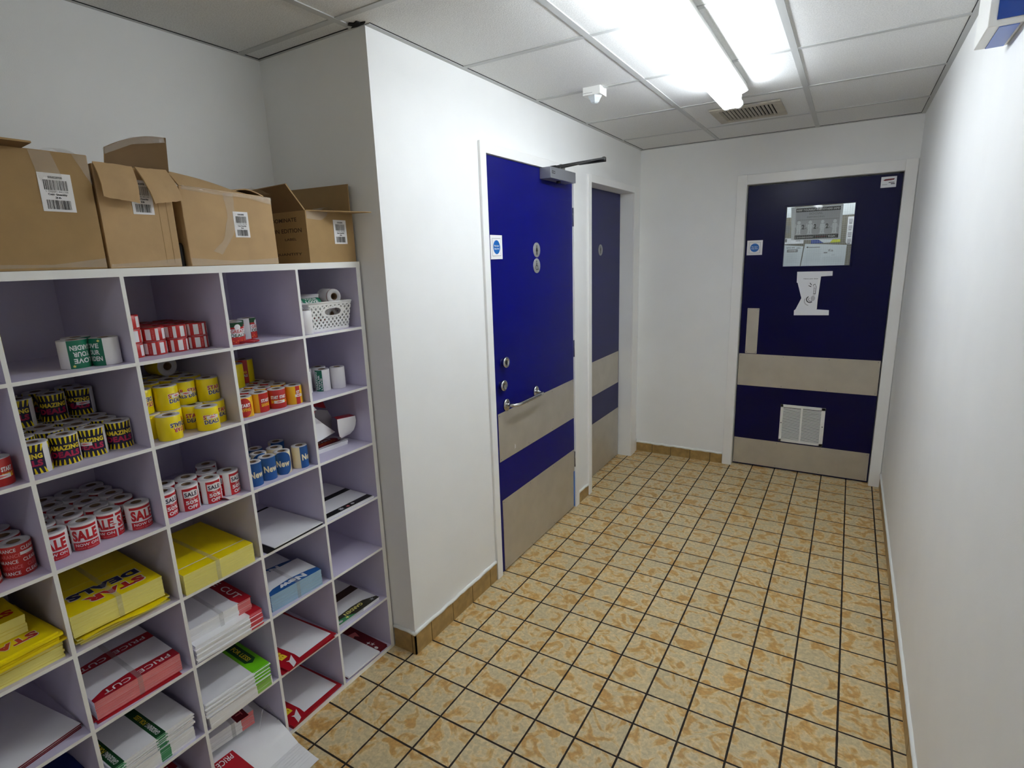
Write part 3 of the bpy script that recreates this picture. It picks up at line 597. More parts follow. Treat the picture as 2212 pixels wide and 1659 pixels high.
# motion detector
pd = empty('motion_detector', (0.325, 2.238, H), label='small white motion detector on the ceiling left of the light', cat='detector')
m = MB(); m.box((0.283, 2.198, H-0.034), (0.367, 2.278, H), 'white_plastic'); m.box((0.2835, 2.1975, H-0.026), (0.33, 2.198, H-0.0245), 'print_grey'); child(m, 'detector_housing', pd, bevel=0.004)
m = MB(); m.lathe([(0.034, 0), (0.030, -0.008), (0.024, -0.016), (0.019, -0.026), (0.012, -0.031), (0, -0.032)], 'paper_cool', n=5, M=Matrix.Translation((0.327, 2.238, H-0.034)), smooth=False); child(m, 'sensor_lens', pd)
# extract grille
ev = empty('ceiling_vent', (0.85, 3.17, H), label='dusty louvred extract grille in the ceiling beyond the light', cat='vent')
vx0, vx1, vy0, vy1 = 0.672, 1.028, 2.99, 3.345
m = MB(); fw = 0.045
for a, b in (((vx0, vy0), (vx1, vy0+fw)), ((vx0, vy1-fw), (vx1, vy1)), ((vx0, vy0+fw), (vx0+fw, vy1-fw)), ((vx1-fw, vy0+fw), (vx1, vy1-fw))): m.box((a[0], a[1], H-0.012), (b[0], b[1], H-0.002), 'vent_dirty')
child(m, 'vent_frame', ev, bevel=0.003)
m = MB(); m.box((vx0+fw, vy0+fw, H-0.003), (vx1-fw, vy1-fw, H-0.0015), 'dark'); child(m, 'vent_duct', ev)
for i in range(14):
    x = vx0+fw+0.008+(vx1-vx0-2*fw-0.01)*i/13.5
    m = MB(); m.add([(x-0.0035, vy0+fw, H-0.014), (x-0.0035, vy1-fw, H-0.014), (x+0.003, vy1-fw, H-0.004), (x+0.003, vy0+fw, H-0.004), (x-0.0045, vy0+fw, H-0.013), (x-0.0045, vy1-fw, H-0.013), (x+0.002, vy1-fw, H-0.0035), (x+0.002, vy0+fw, H-0.0035)],
          [(0, 3, 2, 1), (4, 5, 6, 7), (0, 1, 5, 4), (2, 3, 7, 6)], 'vent_dirty'); child(m, 'vent_slat', ev)
# projecting blue sign box on right wall
sg = empty('exit_sign', (1.67, 1.56, 2.2), label='blue and white box sign projecting from the right wall under the ceiling', cat='sign')
m = MB(); m.box((1.636, 1.475, 2.083), (XR-0.001, 1.655, H-0.012), 'white_plastic'); child(m, 'sign_case', sg, bevel=0.002)
m = MB(); m.box((1.652, 1.4728, 2.097), (XR-0.001, 1.4748, H-0.02), 'panel_blue'); child(m, 'sign_face', sg, 'deep blue face panel')
m = MB(); m.box((1.659, 1.480, 2.0812), (XR-0.008, 1.650, 2.0828), 'panel_blue_light'); child(m, 'sign_underside', sg, 'lighter blue underside panel')

# ================================================================== SHELVING
cab = empty('pigeonhole_shelving', (SX-0.2, 0.45, 0), label='tall white pigeonhole shelving unit filling the alcove', cat='shelving')
BK = -0.495
m = MB(); t = 0.0045
def shelf_board(z, t, x1=SX):
    m.box((BK, SV[0]+0.0092, z-t), (x1-0.0008, SV[-1]-0.0032, z+t), 'board'); m.box((x1-0.0008, SV[0]+0.0092, z-t), (x1, SV[-1]-0.0032, z+t), 'board_edge')
for i in range(1, 7):
    m = MB(); shelf_board(SZ[i], t); child(m, 'shelf_board', cab)
m = MB(); m.box((BK-0.02, SV[0]-0.009, 0), (SX-0.0008, SV[-1], 0.0166), 'board'); m.box((SX-0.0008, SV[0]-0.009, 0), (SX, SV[-1], 0.0166), 'board_edge'); child(m, 'base_board', cab)
for k in range(1, 6):
    m = MB(); y = SV[k]; m.box((BK, y-t, 0.0166), (SX-0.001, y+t, 1.582), 'board'); m.box((SX-0.001, y-t, 0.0166), (SX-0.0001, y+t, 1.582), 'board_edge'); child(m, 'divider', cab)
for y in (SV[0], SV[-1]+0.006):
    m = MB(); m.box((BK-0.02, y-0.009, 0), (SX-0.0008, y+0.009, 1.582), 'board'); m.box((SX-0.0008, y-0.009, 0), (SX, y+0.009, 1.582), 'board_edge'); child(m, 'side_panel', cab)
m = MB(); m.box((BK-0.02, SV[0]-0.009, 1.582), (SX-0.0008, SV[-1]+0.015, 1.600), 'board_edge'); m.box((SX-0.0008, SV[0]-0.009, 1.580), (SX+0.001, SV[-1]+0.015, 1.600), 'board_edge'); child(m, 'top_board', cab)
m = MB(); m.box((BK-0.018, SV[0], 0.0166), (BK, SV[-1], 1.582), 'board'); child(m, 'back_panel', cab)

# ================================================================== LABEL ROLLS
def roll_proto(kind, R, h, body, elems, core_r=0.0125, cut=0.004, top_m='paper_end'):
    """Empty > paper_winding (with its printed label) + cardboard_core"""
    root = bpy.data.objects.new('label_roll', None); root.empty_display_size = 0.03
    m = MB(); M = None
    m.lathe([(core_r, 0), (R-0.001, 0), (R, 0.001), (R, h-0.001), (R-0.001, h), (core_r, h), (core_r, 0)], body, n=40, mats=['paper_end', 'paper_end', body, top_m, top_m, 'card_tube'])
    mp = lambda u, v, ly: ((R+0.00015+0.00012*ly)*math.cos(u/R), (R+0.00015+0.00012*ly)*math.sin(u/R), v)
    decorate(m, elems, mp, cut=cut)
    w = bpy.data.objects.new('paper_winding', m.mesh('paper_winding_'+kind)); w.parent = root
    m = MB(); m.lathe([(core_r-0.0003, 0.0005), (core_r-0.0003, h-0.0004), (core_r-0.0022, h-0.0004), (core_r-0.0022, 0.0005)], 'card_tube', n=24)
    c = bpy.data.objects.new('cardboard_core', m.mesh('cardboard_core_'+kind)); c.parent = root
    return root
def place(proto, x, y, z, face, label, group=None, cat='label roll', lying=None):
    """face: azimuth in degrees of the printed side"""
    c = proto.copy(); COL.objects.link(c)
    for ch in proto.children:
        d = ch.copy(); COL.objects.link(d); d.parent = c
    c.location = (x, y, z); c.rotation_euler = (0, 0, math.radians(face))
    if lying: c.rotation_euler = lying
    tag(c, label, cat, group); return c
def shift(E, du, dv=0.0):
    out = []
    for e in E:
        e = list(e)
        if e[0] in 'rt': e[1] += du; e[3] += du; e[2] += dv; e[4] += dv
        elif e[0] == 'e': e[1] += du; e[2] += dv
        else: e[1] = [(u+du, v+dv) for u, v in e[1]]
        out.append(tuple(e))
    return out
def flip(E, h, uc=0.0):
    """turn a printed design upside down about (uc, h/2)"""
    out = []
    for e in E:
        e = list(e)
        if e[0] == 'r': e[1], e[3] = 2*uc-e[3], 2*uc-e[1]; e[2], e[4] = h-e[4], h-e[2]
        elif e[0] == 't':
            e[1], e[3] = 2*uc-e[3], 2*uc-e[1]; e[2], e[4] = h-e[4], h-e[2]
            while len(e) < 10: e.append(0.0 if len(e) == 8 else 0)
            e[9] = 180
        elif e[0] == 'e': e[1] = 2*uc-e[1]; e[2] = h-e[2]
        else: e[1] = [(2*uc-u, h-v) for u, v in e[1]]
        out.append(tuple(e))
    return out
def tape_tab(u, v, w=0.03, hh=0.009, ly=6):   # white starter tab with a pink arrow
    return [('r', u-w/2, v-hh/2, u+w/2, v+hh/2, 'label_white', ly), ('p', [(u-w*0.35, v), (u-w*0.1, v-hh*0.3), (u+w*0.35, v), (u-w*0.1, v+hh*0.3)], 'pink_edge', ly+1)]
# --- AMAZING DEALS
h = 0.073
A = [('r', -0.035, 0.002, 0.035, h-0.002, 'navy', 1)]
for i in range(8):
    u = -0.031+0.0088*i; s = (u/0.035)
    A.append(('p', [(u-0.002-s*0.002, h-0.002), (u+0.0035-s*0.002, h-0.002), (u+0.002-s*0.006, h-0.0175), (u+0.0000-s*0.006, h-0.0175)] if False else [(u+s*0.005-0.0026, h-0.002), (u+s*0.000-0.001, h-0.018), (u+s*0.000+0.0012, h-0.018), (u+s*0.005+0.0026, h-0.002)], 'yellow', 2))
    A.append(('p', [(u+s*0.005-0.0026, 0.002), (u+s*0.005+0.0026, 0.002), (u+s*0.000+0.0012, 0.016), (u+s*0.000-0.001, 0.016)], 'yellow', 2))
A += [('t', -0.032, 0.0385, 0.032, 0.0505, 'AMAZING', 'yellow_ink', 3, 0.05), ('r', -0.035, 0.0185, 0.035, 0.0365, 'navy', 2), ('t', -0.030, 0.0205, 0.030, 0.0355, 'DEALS', 'magenta', 3, 0.05)]
P_amz = roll_proto('amazing', 0.029, h, 'label_white', A+shift(A, 0.091))
P_amz_t = roll_proto('amazing_tab', 0.029, h, 'label_white', A+shift(A, 0.091)+tape_tab(0.016, 0.034, 0.03))
P_amz_l = roll_proto('amazing_tab_left', 0.029, h, 'label_white', shift(A, -0.012)+shift(A, 0.075)+tape_tab(-0.02, 0.036, 0.028))
G = 'AMAZING DEALS rolls'
z0 = top(2)
for i, (x, y) in enumerate([(-0.183, 0.106), (-0.193, 0.169), (-0.200, 0.230), (-0.205, 0.292)]):
    pos = ['leftmost', 'second from left', 'third from left', 'rightmost'][i]
    place([P_amz_l, P_amz, P_amz_l, P_amz][i], x, y, z0, [-28, -20, -12, -22][i], 'navy and yellow AMAZING DEALS label roll, %s in the lower front row' % pos, G)
for r in range(4):
    for c in range(4):
        x = -0.268-0.0595*r; y = 0.109+0.0595*c + (0.0 if r % 2 == 0 else 0.003)
        if x < BK+0.03: continue
        place(P_amz, x, y, z0, random.uniform(-40, 40), 'AMAZING DEALS label roll in the lower tier, hidden behind the front row', 'AMAZING DEALS rolls behind the front row')
for i, (x, y) in enumerate([(-0.372, 0.152), (-0.372, 0.221), (-0.376, 0.287)]):
    place([P_amz_l, P_amz, P_amz_t][i], x, y, z0+h, [-20, -20, -45][i], 'navy and yellow AMAZING DEALS label roll, %s of the upper tier' % ['left', 'middle', 'right'][i], G)
for i, (x, y) in enumerate([(-0.437, 0.142), (-0.437, 0.211), (-0.438, 0.284)]):
    place(P_amz, x, y, z0+h, random.uniform(-30, 30), 'AMAZING DEALS label roll in the dark back of the upper tier', 'AMAZING DEALS rolls at the back of the upper tier')
# --- STAR DEALS
h = 0.068
def star_lab(uc, up=True):
    E = []
    for d, mt, ly, b in ((0.0, 'label_white', 2, 0.075), (0.0, None, 3, 0.03)):
        E += [('t', uc-0.021-(0.0008 if not mt else 0.0016)+0.0012, 0.0345-(0 if not mt else 0.0008), uc+0.016, 0.0465+(0 if not mt else 0.0008), 'STAR', mt or 'red_ink', ly, b),
              ('t', uc-0.019-(0 if not mt else 0.0012), 0.0205-(0 if not mt else 0.0008), uc+0.022+(0 if not mt else 0.0012), 0.032+(0 if not mt else 0.0008), 'DEALS', mt or 'navy_ink', ly, b)]
    return E if up else flip(E, h, uc)
S1 = star_lab(0.012)+star_lab(0.105, False)
P_st = roll_proto('star', 0.030, h, 'yellow', star_lab(0.0)+star_lab(0.09))
P_st_t = roll_proto('star_tab', 0.030, h, 'yellow', star_lab(0.0)+star_lab(0.09)+tape_tab(0.004, 0.04, 0.032))
P_st_r = roll_proto('star_reversed', 0.030, h, 'yellow', star_lab(0.0, False)+star_lab(0.09, False))
P_st_two = roll_proto('star_two', 0.030, h, 'yellow', star_lab(-0.022)+star_lab(0.024)+tape_tab(0.0, 0.034, 0.03))
z0 = top(2); G = 'STAR DEALS rolls'
lay = [(P_st_r, -0.150, 0.392, z0, 22, 'yellow STAR DEALS roll with upside-down lettering, standing alone at the front edge'),
       (P_st_t, -0.142, 0.495, z0, -10, 'yellow STAR DEALS roll with white starter tab, standing at the front right'),
       (P_st, -0.212, 0.372, z0, -75, 'yellow STAR DEALS roll in the lower tier at far left behind the front roll'),
       (P_st, -0.208, 0.4268, z0, 8, 'yellow STAR DEALS roll in the lower tier directly behind the front roll'),
       (P_st, -0.204, 0.4875, z0, -24, 'yellow STAR DEALS roll in the lower tier between the two front rolls'),
       (P_st, -0.195, 0.5468, z0, 12, 'yellow STAR DEALS roll in the lower tier beside the right divider'),
       (P_st_r, -0.228, 0.366, z0+h, 5, 'yellow STAR DEALS roll with upside-down lettering, leftmost of the upper tier'),
       (P_st_t, -0.213, 0.428, z0+h, 22, 'yellow STAR DEALS roll, second from left in the upper tier'),
       (P_st_two, -0.235, 0.490, z0+h, -18, 'yellow STAR DEALS roll with two prints side by side, third in the upper tier'),
       (P_st, -0.212, 0.5468, z0+h, 10, 'yellow STAR DEALS roll, rightmost of the upper tier')]
for p, x, y, z, f, lb in lay: 
    place(p, x, y, z, f, lb, G)
for r in range(3):
    for c in range(4):
        for k in range(2): place(P_st, -0.300-0.062*r, 0.364+0.0605*c, z0+h*k, random.uniform(-60, 60), 'yellow STAR DEALS roll packed behind the visible front rolls', 'STAR DEALS rolls at the back of the compartment')
place(P_st, -0.415, 0.505, z0+2*h+0.0305, 0, 'yellow roll lying on its side on top of the STAR DEALS rolls, hole facing out', lying=(0, math.radians(90), math.radians(5)))
bpy.context.view_layer.update()
o = SC.collection.objects[-1]
place(P_st, -0.330, 0.371, z0+2*h+0.030, 0, 'yellow roll lying on its side in the top left corner beside the divider', lying=(0, math.radians(90), math.radians(-10)))
# --- START SAVING
h = 0.063
def start_lab(uc):
    return [('e', uc, h/2, 0.021, h*0.47, 'red_ink', 2), ('t', uc-0.017, 0.033, uc+0.017, 0.044, 'START', 'label_white', 3, 0.05), ('t', uc-0.017, 0.019, uc+0.017, 0.030, 'SAVING', 'yellow_warm', 3, 0.05)]
P_sv = roll_proto('start', 0.028, h, 'yellow_warm', [('r', 0.022, 0.0, 0.05, h, 'yellow_warm', 1)]+start_lab(0.0)+start_lab(0.055)+start_lab(0.11))
P_sv_c = roll_proto('start_plain', 0.028, h, 'yellow_warm', [('r', -0.008, 0.001, 0.03, h-0.001, 'red_ink', 1), ('t', -0.002, 0.033, 0.028, 0.044, 'START', 'label_white', 3, 0.05), ('t', -0.002, 0.019, 0.028, 0.030, 'SAVING', 'yellow_warm', 3, 0.05)]+start_lab(0.09))
P_sv_r = roll_proto('start_red', 0.028, h, 'red_ink', [('t', -0.026, 0.033, -0.003, 0.044, 'START', 'label_white', 3, 0.05), ('t', 0.001, 0.033, 0.024, 0.044, 'START', 'label_white', 3, 0.05), ('t', -0.026, 0.019, -0.003, 0.030, 'SAVING', 'yellow_warm', 3, 0.05), ('t', 0.001, 0.019, 0.024, 0.030, 'SAVING', 'yellow_warm', 3, 0.05)]+tape_tab(0.0, 0.023, 0.034))
P_sv_s = roll_proto('start_stripe', 0.028, h, 'yellow_warm', [('r', -0.006, 0.001, 0.009, h-0.001, 'red_ink', 1), ('t', -0.004, 0.036, 0.008, 0.047, 'ST', 'label_white', 3, 0.05)]+tape_tab(0.004, 0.03, 0.026))
z0 = top(2); G = 'START SAVING rolls'
for i, (p, x, y, f) in enumerate([(P_sv, -0.170, 0.624, -22), (P_sv_c, -0.176, 0.684, -18), (P_sv_r, -0.168, 0.743, -20), (P_sv_s, -0.162, 0.802, -8)]):
    place(p, x, y, z0, f, 'red and yellow START SAVING roll, %s in the front row' % ['leftmost, red oval print', 'second from left with red panel', 'third from left, all red', 'rightmost, yellow with narrow red stripe'][i], G)
for r in range(4):
    for c in range(4): place([P_sv, P_sv_r, P_sv_c][(r+c) % 3], -0.230-0.058*r, 0.617+0.0585*c, z0, random.uniform(-50, 50), 'START SAVING roll packed behind the front row', 'START SAVING rolls behind the front row')
hs = 0.080
P_big = roll_proto('plain_yellow', 0.032, hs, 'yellow', [('r', -0.024, 0.0, 0.004, hs, 'red_ink', 1), ('t', -0.020, 0.034, 0.0, 0.043, 'STAR', 'yellow_warm', 3, 0.04), ('t', -0.020, 0.022, 0.0, 0.031, 'DEALS', 'label_white', 3, 0.04)])
place(P_big, -0.315, 0.695, z0+0.063, 110, 'plain yellow roll standing on the START SAVING rolls at left')
place(P_big, -0.370, 0.768, z0+0.063, -14, 'yellow roll with one red STAR DEALS panel, upper right on the START SAVING rolls')
# --- white and green rolls
h = 0.080
gl_ = [('r', -0.018, 0.001, 0.012, h-0.001, 'green', 1), ('t', -0.014, 0.006, -0.007, 0.072, 'GARDEN', 'label_white', 2, 0.03, 90), ('t', -0.004, 0.006, 0.003, 0.062, 'YOUR', 'label_white', 2, 0.03, 90), ('t', 0.005, 0.006, 0.010, 0.05, 'LOVE', 'label_white', 2, 0.03, 90)]
P_wg = roll_proto('white_green', 0.0265, h, 'label_white', gl_); P_w = roll_proto('white_plain', 0.0265, h, 'label_white', [])
for p, x, y, f, lb in [(P_wg, -0.222, 0.977, -66, 'white label roll with green lettered panel on its left side, beside a plain white one'), (P_w, -0.205, 1.034, 0, 'plain white label roll, rightmost in the upper right compartments'),
                       (P_wg, -0.248, 0.916, -12, 'mostly hidden green and white label roll against the divider'), (P_w, -0.275, 1.005, 0, 'plain white label roll, middle of the back row behind the green ones'), (P_w, -0.285, 0.948, 0, 'plain white label roll, left of the back row behind the green ones')]:
    place(p, x, y, top(2), f, lb, 'white and green label rolls')
# --- SALE NOW ON
h = 0.070
S = [('r', -0.030, h-0.013, 0.030, h-0.006, 'red', 1), ('t', -0.028, 0.0255, 0.028, 0.054, 'SALE', 'red', 2, 0.05), ('r', -0.030, 0.001, 0.030, 0.022, 'red', 1), ('t', -0.024, 0.011, 0.026, 0.0185, 'NOW ON', 'label_white', 2, 0.02), ('t', -0.022, 0.004, 0.024, 0.0075, 'GREAT SAVINGS', 'pink_edge', 2, 0.02)]
P_sale = roll_proto('sale', 0.029, h, 'label_white', S+shift(S, 0.091))
P_sale2 = roll_proto('sale_pair', 0.029, h, 'label_white', shift(S, -0.018)+shift(S, 0.046)+tape_tab(0.010, 0.036, 0.018))
z0 = top(3); G = 'SALE NOW ON rolls'
for i, (x, y) in enumerate([(-0.196, 0.107), (-0.192, 0.169), (-0.203, 0.230), (-0.185, 0.292)]):
    place([P_sale, P_sale, P_sale2, P_sale][i], x, y, z0, [-22, -17, -22, -2][i], 'white roll with red SALE NOW ON print, %s of the front row' % ['leftmost', 'second from left', 'third from left', 'rightmost'][i], G)
for r in range(5):
    for c in range(4):
        x = -0.264-0.0590*r; y = 0.1095+0.0592*c+0.003*(r % 2)
        if x > BK+0.028: place(P_sale, x, y, z0, random.uniform(-25, 25), 'white and red SALE roll packed in the rows behind the front row', 'SALE rolls behind the front row')
# --- SALE 50% OFF
h = 0.074
S = [('r', -0.020, 0.001, 0.024, h-0.006, 'red', 1), ('p', [(-0.017, 0.041), (0.0, 0.038), (0.021, 0.040), (0.0225, 0.058), (0.008, 0.062), (-0.004, 0.060), (-0.017, 0.061)], 'label_white', 2), ('t', -0.015, 0.0435, 0.0185, 0.056, 'SALE', 'navy', 3, 0.03),
     ('t', -0.005, 0.033, 0.010, 0.0365, 'UP TO', 'label_white', 2, 0.01), ('t', -0.0145, 0.020, 0.019, 0.0315, '50%', 'label_white', 2, 0.04), ('t', -0.011, 0.006, 0.016, 0.0165, 'OFF', 'label_white', 2, 0.04)]
P_50 = roll_proto('half_price', 0.029, h, 'label_white', S+shift(S, 0.06)+shift(S, 0.12)); z0 = top(3)
for i, (x, y, f) in enumerate([(-0.186, 0.362, 10), (-0.176, 0.4215, -14), (-0.166, 0.482, -10), (-0.172, 0.544, 14)]):
    place(P_50, x, y, z0, f, 'red SALE up to 50%% OFF roll, %s of the front row' % ['leftmost, half behind the divider', 'second from left', 'third from left', 'rightmost'][i], 'SALE 50% OFF rolls')
for i, (x, y) in enumerate([(-0.243, 0.392), (-0.235, 0.452), (-0.228, 0.512), (-0.289, 0.545)]):
    place(P_50, x, y, z0, random.uniform(-20, 40), 'red SALE up to 50%% OFF roll, %s behind the front row' % ['left one', 'middle one', 'right one', 'farthest at right'][i], 'SALE 50% OFF rolls')
m = MB(); G_ = [[(-0.150+0.009*i+0.003*j, 0.488+0.012*j+0.003*i, top(3)+0.001+(0.010*max(0, (1-j))**2 if True else 0)) for j in range(5)] for i in range(4)]
m.sheet(G_, 'label_white', 'red', t=0.0005); tag(m.build('loose_label'), 'curled loose red-edged label lying at the foot of the SALE 50% OFF rolls', 'label')
# --- New
h = 0.076
Nn = [('t', -0.019, 0.027, 0.025, 0.049, 'New', 'cream', 3, 0.04)]
P_new = roll_proto('new', 0.026, h, 'cream', [('r', -0.034, 0.0, 0.034, h, 'new_blue', 1)]+Nn)
P_new_e = roll_proto('new_oval', 0.026, h, 'cream', [('e', -0.006, h/2, 0.033, h*0.54, 'new_blue', 1)]+shift(Nn, -0.008))
P_new_r = roll_proto('new_right', 0.026, h, 'cream', [('r', -0.006, 0.0, 0.05, h, 'new_blue', 1)]+shift(Nn, 0.018))
z0 = top(3)
for i, (p, x, y, f) in enumerate([(P_new, -0.160, 0.620, -15), (P_new, -0.166, 0.675, -18), (P_new_e, -0.165, 0.731, -22), (P_new_r, -0.160, 0.797, -22)]):
    place(p, x, y, z0, f, 'blue New label roll, %s in the front row' % ['leftmost', 'second from left', 'third from left with cream oval edge', 'rightmost with cream side'][i], 'blue New rolls')
for i, (x, y) in enumerate([(-0.216, 0.622), (-0.222, 0.683), (-0.221, 0.744), (-0.275, 0.705), (-0.275, 0.790)]):
    place([P_new_e, P_new_e, P_new_r, P_new, P_new][i], x, y, z0, random.uniform(60, 120) if i in (0, 2) else 0, 'blue New roll behind the front row, %s' % ['far left', 'second from left', 'middle', 'back row left', 'back row right'][i], 'blue New rolls')
# --- CLEARANCE
h = 0.078; S = []
for k in range(5):
    for j in range(3): S.append(('t', -0.055+0.062*j+0.006*(k % 2), 0.007+0.014*k, -0.002+0.062*j+0.006*(k % 2), 0.0155+0.014*k, 'CLEARANCE', 'label_white' if k % 2 == 0 else 'pink_edge', 2, 0.01))
P_cl = roll_proto('clearance', 0.030, h, 'red_ink', S+[('r', 0.004, 0.052, 0.032, 0.059, 'label_white', 4)]); z0 = top(3)
for x, y, f, lb in [(-0.188, 0.034, -10, 'red CLEARANCE roll, rightmost at the left edge of the shelving'), (-0.188, -0.030, 0, 'red CLEARANCE roll cut by the left edge of the picture'), (-0.250, 0.034, 30, 'red CLEARANCE roll behind the rightmost one'), (-0.312, 0.034, 10, 'red CLEARANCE roll at the back against the divider'), (-0.250, -0.028, -10, 'red CLEARANCE roll in the second row at far left')]:
    place(P_cl, x, y, z0, f, lb, 'CLEARANCE rolls')
place(P_sv_r, -0.165, 0.030, top(2), 0, 'red and yellow START SAVING roll just inside the left edge of the picture')
place(P_sv_r, -0.225, 0.030, top(2), 0, 'red START SAVING roll behind the one at the left edge of the picture')
# --- GARDEN
h = 0.068
S = [('r', -0.024, 0.0, 0.030, h, 'green', 1), ('t', -0.020, 0.044, 0.021, 0.056, 'LOVE', 'label_white', 2, 0.03), ('t', -0.016, 0.028, 0.021, 0.040, 'YOUR', 'label_white', 2, 0.03), ('t', -0.022, 0.012, 0.025, 0.024, 'GARDEN', 'label_white', 2, 0.03), ('p', star_pts(-0.013, 0.061, 0.006, 6, 0.5), 'green_edge', 2), ('p', star_pts(0.022, 0.062, 0.004, 6, 0.5), 'yellow_pale', 2)]
P_gr = roll_proto('garden', 0.031, h, 'label_white', flip(S, h, 0.0)); P_gl = roll_proto('garden_upright', 0.031, h, 'label_white', shift(S, -0.026))
place(P_gr, -0.203, 0.231, top(1), 14, 'white and green LOVE YOUR GARDEN roll printed upside down, left front one', 'LOVE YOUR GARDEN rolls')
place(P_gl, -0.180, 0.2895, top(1), -36, 'white and green LOVE YOUR GARDEN roll with blank white side, right front one', 'LOVE YOUR GARDEN rolls')
place(P_gl, -0.262, 0.262, top(1), 60, 'LOVE YOUR GARDEN roll standing behind the two front ones', 'LOVE YOUR GARDEN rolls')
# --- red PRICE CUT price rolls (squat, stacked)
h = 0.038; S = []
for k in range(4):
    u = -0.06+0.042*k
    S += [('r', u, 0.005, u+0.013, h-0.004, 'label_white', 1), ('r', u+0.024, 0.003, u+0.032, h-0.003, 'label_white', 1), ('t', u+0.0165, 0.006, u+0.0205, h-0.006, 'PRICE CUT', 'pink_edge', 2, 0.02, 90)]
P_pc = roll_proto('price_cut', 0.0285, h, 'red_ink', S, top_m='red_dark'); z0 = top(1)
for mt in P_pc.children[0].data.materials: pass
for c in range(4):
    for r in range(4):
        for k in range(3 if c == 0 else 2):
            x = -0.214-0.0585*r+(0.0 if c else 0.0); y = 0.3625+0.0595*c
            front = (r == 0)
            lb = ('red PRICE CUT price roll, %s column, %s in the stack' % (['leftmost', 'second', 'third', 'rightmost'][c], ['bottom', 'upper', 'top'][k])) if front else 'red PRICE CUT price roll stacked behind the front column'
            if r and c == 0 and k == 2: continue
            place(P_pc, x, y, z0+h*k, random.choice([-25, -5, 15, 35]), lb, 'red price rolls at the front' if front else 'red price rolls stacked behind the front columns')
m = MB(); m.sheet([[(-0.14+0.02*i, 0.50+0.03*j, z0+0.0008+0.001*(i+j)*0.3) for j in range(3)] for i in range(2)], 'label_white', 'red', t=0.0005); tag(m.build('loose_label'), 'scrap of red and white label lying in front of the red price rolls', 'label')
# --- GREAT DEALS
h = 0.066
S = [('r', -0.026, 0.0, 0.026, h, 'red_ink', 1), ('r', -0.026, h-0.014, 0.026, h, 'green_dark', 2), ('r', -0.026, 0.022, 0.026, 0.046, 'label_white', 2), ('e', 0.0, 0.052, 0.009, 0.0085, 'label_white', 3), ('t', -0.021, 0.034, 0.021, 0.044, 'GREAT', 'red_ink', 4, 0.02), ('t', -0.021, 0.022, 0.021, 0.032, 'DEALS', 'green_dark', 4, 0.02)]
for i in range(8): S.append(('e', -0.022+0.0063*i, 0.007+0.004*(i % 2), 0.0018, 0.0018, 'orange', 3))
P_gd = roll_proto('great_deals', 0.027, h, 'label_white', S); P_gd2 = roll_proto('great_deals_side', 0.027, h, 'label_white', shift(S, 0.022))
z0 = top(1)
for p, x, y, f, lb in [(P_gd, -0.180, 0.636, -8, 'festive GREAT DEALS roll with white bauble, leftmost beside the divider'), (P_gd, -0.232, 0.672, -2, 'festive GREAT DEALS roll, middle one'), (P_gd2, -0.262, 0.735, -8, 'festive GREAT DEALS roll with white side, rightmost')]:
    place(p, x, y, z0, f, lb, 'GREAT DEALS rolls')
m = MB(); P = []
for k in range(60):
    a = 2*math.pi*k/59*2.3; r = 0.019+0.0012*math.sin(3*a); P.append((-0.152+r*math.cos(a)*1.0, 0.668+r*math.sin(a)*1.3-0.010*k/60, top(1)+0.004+0.0012*math.sin(a*1.7)+0.003*k/60))
m.tube(P, 0.0028, 'card_red', n=8); tag(m.build('string_coil'), 'coil of thin red string lying in front of the GREAT DEALS rolls', 'string')
# yellow card leaning in the far left compartment
m = MB(); m.box((-0.30, 0.080, top(1)), (-0.160, 0.090, top(1)+0.062), 'poster_grey'); m.box((-0.30, 0.080, top(1)+0.062), (-0.160, 0.090, top(1)+0.124), 'yellow_ink')
tag(m.build('yellow_card_pack'), 'dark yellow card pack leaning on the divider in the top left compartment', 'card pack')
